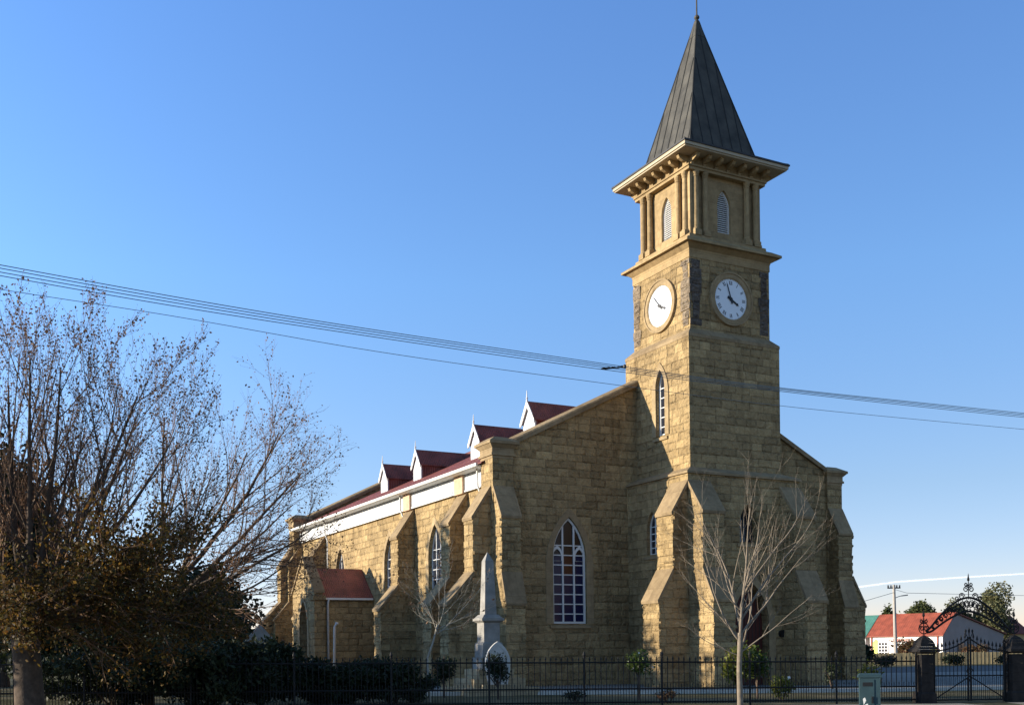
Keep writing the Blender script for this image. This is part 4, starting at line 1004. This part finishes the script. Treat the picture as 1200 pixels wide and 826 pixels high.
# trees further left, outside the view, whose shade falls over the left of the churchyard
for k, (la, de, h, rd) in enumerate(((-19.5, 22, 6.2, 2.8), (-21, 27.5, 6.5, 3.0), (-20.5, 33, 6.0, 2.8), (-27, 40, 8.0, 3.4), (-30.5, 60, 11.0, 3.6), (-25.5, 46, 9.5, 3.3))):
    bushy('evergreen_tree', 'dark evergreen standing with others beyond the left edge of the view', 'tree', at(la, de), h, rd, 7000, .42, LF_DARK, 40 + k, 1.0, 18, group='evergreens beyond the left edge')
for k, (la, de, h, rd, lab) in enumerate(((-12.3, 44, 4.2, 2.4, 'broad dark evergreen left of the grey gravestone'), (-19.5, 46, 5.0, 2.8, 'broad dark evergreen behind the stout trunk'), (-23.5, 66, 6.5, 4.0, 'broad dark evergreen far back between the trunks'), (-27.5, 75, 7.5, 4.5, 'broad dark evergreen farthest back at the left'))):
    bushy('broad_evergreen', lab, 'tree', at(la, de), h, rd, 11000, .26, LF_DARK, 120 + k, .15, 22, group='dark evergreens')
bushy('tall_evergreen', 'very tall evergreen beyond the left edge of the view, shading the nave wall', 'tree', at(-40.9, 51), 15.2, 6.0, 14000, .6, LF_DARK, 140, .5, 26, group='evergreens beyond the left edge')
r = random.Random(77); pts = [at(r.gauss(-9, 3.2), r.uniform(19, 33)) + UP * .02 for _ in range(2600)]
tag(leaves(pts, .075, .01, 'fallen_leaves', LF_BROWN, None, 78), kind='stuff')
# dark shrubs under the trees
for k, (la, de, h, rd, lab) in enumerate(((-11.6, 31.4, 2.2, 1.9, 'dark shrub behind the railing just right of the stout trunk'), (-9.2, 31.8, 2.45, 1.9, 'tallest dark shrub behind the railing, below the spreading tree'), (-7.6, 32.6, 2.0, 1.3, 'dark shrub with feathery tips left of the pale paving strip'), (-5.7, 34.0, 1.65, 1.3, 'dark shrub behind the railing in front of the side porch'), (-3.9, 34.4, 1.5, 1.25, 'dark shrub behind the railing left of the white-stemmed sapling'))):
    bushy('dark_shrub', lab, 'shrub', at(la, de), h * (1.05 if la < -7 else .9), rd * 1.25, 13000, .17, LF_DARK, 60 + k, 0, 40, k=.30, stems=9, asp=.42, group='dark shrubs behind the railing')
# garden bushes in front of the church
bushy('leafy_bush', 'dark leafy bush half hiding the rounded headstone', 'bush', at(-.5, 37.2), 1.62, .62, 1500, .10, LF_DARK, 71, .45, 12, flowers=8, group='garden bushes behind the railing')
bushy('leafy_bush', 'dark leafy bush between the sapling and the obelisk', 'bush', at(-2.45, 38.5), 1.65, .62, 1300, .10, LF_DARK, 72, .5, 12, group='garden bushes behind the railing')
bushy('standard_rose', 'standard rose bush with a rounded head on a bare stem before the tower buttress', 'bush', at(4.25, 36.3), 1.78, .58, 1100, .095, LF_GREEN, 73, .85, 9, flowers=14, stems=4, group='garden bushes behind the railing')
bushy('glossy_bush', 'large glossy yellow-green bush in front of the church door', 'bush', at(7.75, 37.0), 2.1, .85, 2300, .13, LF_YEL, 74, .45, 14, flowers=10, group='garden bushes behind the railing')
bushy('glossy_bush', 'shaded dark green bush right beside the large glossy bush at the door', 'bush', at(8.55, 37.6), 1.9, .55, 1100, .12, LF_GREEN, 75, .4, 10, flowers=4, group='garden bushes behind the railing')
bushy('flowering_bush', 'low yellow-green bush with white blooms right of the street tree', 'bush', at(8.95, 35.8), .95, .5, 900, .09, LF_YEL, 76, 0, 9, flowers=12, group='garden bushes behind the railing')
bushy('reedy_bush', 'upright yellow-green bush behind the railing next to the utility cabinet', 'bush', at(12.0, 36.2), 1.35, .55, 900, .15, LF_YEL, 77, 0, 9, flowers=3, asp=.3, group='garden bushes behind the railing')
bushy('rusty_bush', 'low reddish bush at the foot of the railing left of the street tree', 'bush', at(4.95, 34.4), .5, .45, 500, .07, LF_RUST, 78, 0, 8, group='garden bushes behind the railing')
bushy('low_bush', 'low dark bush at the foot of the railing near the picture centre', 'bush', at(1.95, 34.2), .5, .5, 450, .08, LF_DARK, 79, 0, 8, group='garden bushes behind the railing')
bushy('thin_bush', 'thin twiggy green bush before the right corner buttress', 'bush', at(13.1, 44.0), 1.5, .5, 500, .10, LF_DARK, 80, 0, 8, group='garden bushes behind the railing')
bushy('edge_bush', 'green bush beyond the right gate pillar', 'bush', at(17.1, 36.5), .95, .6, 900, .12, LF_YEL, 81, 0, 8, group='garden bushes behind the railing')

# ------------------------------------------------------------------ beyond the church: houses, trees, pole
def house(name, label, lat, dep, deg, w, d, he, hr, ridge_at, wallm, gablem, roofm, over=.35):
    o, M = local(lat, dep, deg); t = thing(name, label, 'house', o)
    mb = MB(); z0 = -1.0
    mb.add([M(-w, z0, 0), M(0, z0, 0), M(0, he, 0), M(-w, he, 0)], [(0, 1, 2, 3)]); mb.build('wall', wallm, t); mb = MB(); mb.add([M(-w, z0, d), M(0, z0, d), M(0, he * .98, d), M(-w, he * .98, d)], [(0, 1, 2, 3)]); mb.build('wall', wallm, t)
    for u in (0, -w):
        mb = MB(); mb.add([M(u, z0, .01), M(u, z0, d), M(u, he * .98, d), M(u, hr, ridge_at), M(u, he, .01)], [(0, 1, 2, 3, 4)]); mb.build('gable_wall', gablem, t)
    s1 = (hr - he) / ridge_at; s2 = (hr - he * .98) / (d - ridge_at); mb = MB()
    for (y0, za, y1, zb) in ((-over, he - over * s1, ridge_at, hr), (d + over, he * .98 - over * s2, ridge_at, hr)):
        mb.hexa([M(-w - .25, za + .02, y0), M(.25, za + .02, y0), M(.25, zb + .02, y1), M(-w - .25, zb + .02, y1), M(-w - .25, za + .12, y0), M(.25, za + .12, y0), M(.25, zb + .12, y1), M(-w - .25, zb + .12, y1)])
    rf = mb.build('roof', roofm, t); return t, M, rf
t, M, rf = house('white_house', 'long white house with an orange-red roof and red wall lettering seen past the gate', 50.0, 125, -50, 9.4, 15.0, 3.05, 5.45, 2.7, HWHITE, HSHADED, HRED)
WU0, WU1 = -8.2, -7.0
mb = MB(); mb.prism([(WU0, .55), (WU1, .55), (WU1, 2.1), (WU0, 2.1)], lambda u, v, w: M(u, v, -w), .0, .05); wn = mb.build('window', GLASS, t)
mb = MB(); st = (WU1 - WU0) / 3
for k in range(4): mb.prism([(WU0 + st * k - .045, .55), (WU0 + st * k + .045, .55), (WU0 + st * k + .045, 2.1), (WU0 + st * k - .045, 2.1)], lambda u, v, w: M(u, v, -w), .05, .09)
for k in range(5): mb.prism([(WU0 - .05, .55 + .3875 * k - .04), (WU1 + .05, .55 + .3875 * k - .04), (WU1 + .05, .55 + .3875 * k + .04), (WU0 - .05, .55 + .3875 * k + .04)], lambda u, v, w: M(u, v, -w), .052, .092)
mb.build('window_bars', HWHITE, wn)
mb = MB(); mb.prism([(-9.05, -.6), (-8.3, -.6), (-8.3, 2.35), (-8.6, 2.5), (-9.05, 2.1)], lambda u, v, w: M(u, v, -w), .0, .02); mb.prism([(-6.9, -.6), (-5.1, -.6), (-5.7, .6), (-6.9, .35)], lambda u, v, w: M(u, v, -w), .0, .02); mb.prism([(-1.5, -.4), (-.75, -.4), (-.75, 1.5), (-1.1, 1.8), (-1.5, 1.2)], lambda u, v, w: M(u, v, -w), .0, .02); mb.build('wall_mural', YELLOW, t)
mb = MB(); lr = random.Random(9)
def glyphs(u, z, n, h, adv):
    for k in range(n):
        x = u + k * adv; q = lr.choice((0, 1, 2, 3)); Mw = lambda a, b, w: M(a, b, -w); s_ = .06
        mb.prism([(x, z), (x + s_, z), (x + s_, z + h), (x, z + h)], Mw, 0, .03)
        if q in (0, 1): mb.prism([(x, z + h - s_), (x + adv * .62, z + h - s_), (x + adv * .62, z + h), (x, z + h)], Mw, .001, .031)
        if q in (1, 2): mb.prism([(x, z), (x + adv * .62, z), (x + adv * .62, z + s_), (x, z + s_)], Mw, .001, .031)
        if q in (0, 3): mb.prism([(x + adv * .55, z), (x + adv * .66, z), (x + adv * .66, z + h), (x + adv * .55, z + h)], Mw, .002, .032)
        mb.prism([(x, z + h * .45), (x + adv * .5, z + h * .45), (x + adv * .5, z + h * .45 + s_), (x, z + h * .45 + s_)], Mw, .003, .033)
glyphs(-6.9, 2.15, 11, .40, .29); mb.build('wall_lettering', LETTER, t); mb = MB(); glyphs(-5.3, 1.4, 3, .38, .29); mb.build('wall_lettering', LETTER, t)
for u in (-9.15, -.6):
    mb = MB(); mb.tube([M(u, 3.0, -.12), M(u, -.5, -.12)], .07, 6); mb.build('downpipe', LETTER, t)
mb = MB(); mb.prism([(3.6, .7), (4.9, .7), (4.9, 1.9), (3.6, 1.9)], lambda u, v, w: M(w, v, u), .0, .05); mb.build('window', GLASS, t)
t, M, rf = house('green_roofed_house', 'low building with a green roof showing between the church and the white house', 50.0 - 10.0 * math.cos(R_(50)), 125 + 10.0 * math.sin(R_(50)), -50, 12, 15.0, 3.05, 5.4, 2.7, HWHITE, HWHITE, HGREEN)
t, M, rf = house('tan_house', 'tan house with a dark red roof at the right edge beyond the gate', 72.0, 150, 8, 14, 9, 3.2, 5.6, 4.5, simple('tan_house_wall', (.48, .34, .16), .9), simple('tan_gable', (.45, .32, .16), .9), simple('dull_red_roof', (.20, .06, .045), .8))
bushy('round_tree', 'round dark green tree behind the ridge of the white house', 'tree', at(56.8, 150), 8.4, 2.9, 11000, .36, LF_ROUND, 90, 1.5, 16, group='trees beyond the houses')
bushy('small_round_tree', 'smaller dark tree left of the round tree behind the white house', 'tree', at(53.4, 152), 8.0, 1.3, 6000, .42, LF_ROUND, 91, 1.5, 10, group='trees beyond the houses')
bushy('gum_tree', 'tall olive gum tree rising behind the gate arch', 'tree', at(67.2, 150), 10.8, 3.8, 16000, .36, LF_GUM, 92, 1.5, 18, k=.45, group='trees beyond the houses')
bushy('gum_tree', 'low pale gum tree left of the tall one behind the gate arch', 'tree', at(63.4, 153), 9.0, 2.8, 8000, .36, LF_GUM, 93, 1.5, 12, group='trees beyond the houses')
bushy('distant_conifer', 'tiny conifer above the green roof', 'tree', at(52.6, 170), 8.0, 1.0, 500, .5, LF_DARK, 94, 1.0, 6, group='trees beyond the houses')
bushy('rusty_shrub', 'round rusty shrub in front of the white house', 'shrub', at(41.0, 112), 2.6, 1.7, 1600, .3, LF_RUST, 95, .2, 10, group='shrubs by the houses')
bushy('pink_shrub', 'reddish twiggy shrub against the shaded gable', 'shrub', at(53.6, 124), 2.0, 1.8, 1500, .25, LF_RUST, 96, .2, 10, group='shrubs by the houses')
bushy('corner_shrub', 'dark shrub close to the right corner of the church', 'shrub', at(26.95, 82), 2.2, .65, 900, .22, LF_DARK, 97, .2, 8, group='shrubs by the houses')
for k, (la, de, lab) in enumerate(((41.5, 90, 'dark clipped bush beyond the road left of the gate centre'), (37.6, 92, 'dark clipped bush beyond the road right of the left pillar'), (45.5, 90, 'dark clipped bush beyond the road near the right pillar'), (30.5, 88, 'dark clipped bush beyond the road next to the church corner'))):
    bushy('clipped_bush', lab, 'bush', at(la, de), 1.0, 1.5, 900, .2, LF_DARK, 100 + k, 0, 8, group='clipped bushes beyond the road')
t = thing('straw_fence', 'long low straw-coloured fence along the far side of the road', 'fence', at(45, 98)); mb = MB(); r = random.Random(2)
n_ = 420; st_ = 42 / n_
for k in range(n_ + 1):
    la = 26 + k * st_; h = 1.08 + r.uniform(-.05, .05); a = at(la, 97 + r.uniform(-.008, .008))
    mb.v += [tuple(a + UP * -.4), tuple(a + UP * h), tuple(a + FW * .08 + UP * h), tuple(a + FW * .08 + UP * -.4)]
for k in range(n_):
    i = 4 * k
    for q in range(3): mb.f.append((i + q, i + q + 1, i + q + 5, i + q + 4)); mb.m.append(0)
mb.build('reed_panel', DRYW, t)
o = at(36.6, 103)
t = thing('utility_pole', 'bleached timber utility pole with a crossarm and a lamp bracket near the white house', 'utility pole', o)
mb = MB(); mb.tube([o + UP * -1 + RT * .12, o + UP * 7.55], [.19, .13], 10, True); mb.build('pole', POLEM, t)
mb = MB(); mb.tube([o + UP * 7.25 + RT * -.62, o + UP * 7.25 + RT * .62], .06, 4, True); ca = mb.build('crossarm', DARKEDGE, t)
for ds in (-.55, -.28, .28, .55): mb = MB(); p_ = o + UP * 7.3 + RT * ds; mb.lathe([(.05, 0), (.09, .05), (.05, .1), (.08, .16), (.03, .24)], tuple(p_), 8); mb.build('insulator', DARKEDGE, ca)
mb = MB(); mb.tube([o + UP * 6.25, o + UP * 6.45 + RT * .5, o + UP * 6.5 + RT * .75], .035, 6); mb.hexa([o + UP * 6.44 + RT * .7 - FW * .1, o + UP * 6.5 + RT * 1.3 - FW * .1, o + UP * 6.5 + RT * 1.3 + FW * .1, o + UP * 6.44 + RT * .7 + FW * .1, o + UP * 6.54 + RT * .7 - FW * .1, o + UP * 6.62 + RT * 1.3 - FW * .1, o + UP * 6.62 + RT * 1.3 + FW * .1, o + UP * 6.54 + RT * .7 + FW * .1]); mb.build('lamp_bracket', simple('grey_lamp_metal', (.2, .2, .2), .5), t)

# ------------------------------------------------------------------ overhead wires
def ray(px, py, dep):      # a point in the air at a given distance ahead
    a, b_ = px - 600, py - 759.15; U = a * math.cos(ROLL) - b_ * math.sin(ROLL); V = a * math.sin(ROLL) + b_ * math.cos(ROLL)
    return CAMP + (RT * U + FW * FPX - UP * V) * (dep / FPX)
def spline(xs, ys, x):
    n = len(xs); h = [xs[i + 1] - xs[i] for i in range(n - 1)]; A = np.zeros((n, n)); bb = np.zeros(n); A[0, 0] = A[-1, -1] = 1
    for i in range(1, n - 1):
        A[i, i - 1], A[i, i], A[i, i + 1] = h[i - 1], 2 * (h[i - 1] + h[i]), h[i]; bb[i] = 6 * ((ys[i + 1] - ys[i]) / h[i] - (ys[i] - ys[i - 1]) / h[i - 1])
    m_ = np.linalg.solve(A, bb); i = max(0, min(n - 2, int(np.searchsorted(xs, x)) - 1)); t0, t1 = xs[i + 1] - x, x - xs[i]
    return (m_[i] * t0 ** 3 + m_[i + 1] * t1 ** 3) / (6 * h[i]) + (ys[i] / h[i] - m_[i] * h[i] / 6) * t0 + (ys[i + 1] / h[i] - m_[i + 1] * h[i] / 6) * t1
XS = [-1300, -260, 0, 200, 400, 700, 920, 1040, 1200, 1460, 2300]
def wire(label, ys, da, db, rad, name='overhead_wire', group='overhead wires across the street'):
    pts = []
    for k in range(121):
        x = XS[0] + (XS[-1] - XS[0]) * k / 120; f = x / 1200; dep = 1 / ((1 - f) / da + f / db); pts.append(ray(x, spline(XS, ys, x), dep))
    mb = MB(); mb.tube(pts, rad, 5); return tag(mb.build(name, WIREM), label, 'wire', group)
wire('topmost overhead wire of the bundle crossing the sky before the tower', [57.0, 262, 310, 346.5, 380, 424.5, 454.5, 467.3, 483.5, 507, 573.0], 20, 33, .0085)
wire('second overhead wire from the top of the bundle', [61.0, 266, 313.8, 350, 382.6, 426.6, 455.6, 468.6, 485, 508.5, 574.5], 20.3, 33.4, .0085)
wire('third overhead wire from the top of the bundle', [66.0, 271, 318.4, 353.5, 385.6, 428.8, 457.0, 470.2, 486.6, 510, 576.0], 20.6, 33.8, .0085)
wire('bottom overhead wire of the bundle, just below its neighbours', [71.0, 276, 322.6, 357.5, 388.6, 431.6, 458.6, 472, 488.4, 512, 578.0], 20.9, 34.2, .0085)
wire('lone thinner overhead wire hanging well below the bundle', [87.0, 292, 338.6, 369.5, 404.6, 447.5, 475.5, 487.6, 502.5, 526, 592.0], 20.5, 33, .0065)
mb = MB(); d0 = 1 / ((1 - .585) / 20.6 + .585 / 33.8); r = random.Random(6); pts = []; rads = []
for k in range(15): x = 703 + 30 * k / 14; pts.append(ray(x, 432 - 3.2 * k / 14 + r.uniform(-.5, .5), d0 + .05)); rads.append(.012 + r.uniform(0, .022))
rads[0] = rads[-1] = .004; mb.tube(pts, rads, 6); mb.lathe([(.02, -.05), (.045, -.03), (.045, .03), (.02, .05)], tuple(ray(732, 429, d0 + .05)), 8)
tag(mb.build('wire_splice', BLACK), 'dark ragged splice clamped on the wire bundle beside the tower', 'wire splice')
mb = MB(); mb.tube([ray(940, 718, 96), ray(1013, 703.5, 101), ray(1049, 693, 103)], .022, 4); tag(mb.build('distant_wire', WIREM), 'thin wire from the utility pole to behind the church', 'wire', 'distant wires')
mb = MB(); mb.tube([ray(1049, 690, 103), ray(1063, 694, 104), ray(1200, 697, 112), ray(1300, 698, 120)], .02, 4); tag(mb.build('distant_wire', WIREM), 'thin wire from the utility pole to the right past the gum trees', 'wire', 'distant wires')
# contrail
cm = mat('white_vapour', (.9, .9, .9), 1); ct = cm.node_tree; tb = N(cm, 'ShaderNodeBsdfTransparent'); df = N(cm, 'ShaderNodeBsdfDiffuse'); df.inputs[0].default_value = (.9, .9, .9, 1); tl = N(cm, 'ShaderNodeBsdfTranslucent'); tl.inputs[0].default_value = (.9, .9, .9, 1)
ad = N(cm, 'ShaderNodeAddShader'); L(cm, df.outputs[0], ad.inputs[0]); L(cm, tl.outputs[0], ad.inputs[1]); lw = N(cm, 'ShaderNodeLayerWeight'); lw.inputs[0].default_value = .35
ml = N(cm, 'ShaderNodeMath', operation='MULTIPLY_ADD'); ml.inputs[1].default_value = -.55; ml.inputs[2].default_value = .42; ml.use_clamp = True; L(cm, lw.outputs['Facing'], ml.inputs[0])
mxs = N(cm, 'ShaderNodeMixShader'); L(cm, ml.outputs[0], mxs.inputs[0]); L(cm, tb.outputs[0], mxs.inputs[1]); L(cm, ad.outputs[0], mxs.inputs[2]); L(cm, mxs.outputs[0], ct.nodes['Material Output'].inputs[0])
mb = MB(); mb.tube([ray(900, 706, 5000), ray(1003, 687.5, 5200), ray(1050, 681, 5300), ray(1130, 675.5, 5500), ray(1200, 671.5, 5700), ray(1330, 664, 6000)], 5.5, 10)
tag(mb.build('contrail', cm, None, True), 'thin white vapour trail low in the sky above the houses', 'contrail')
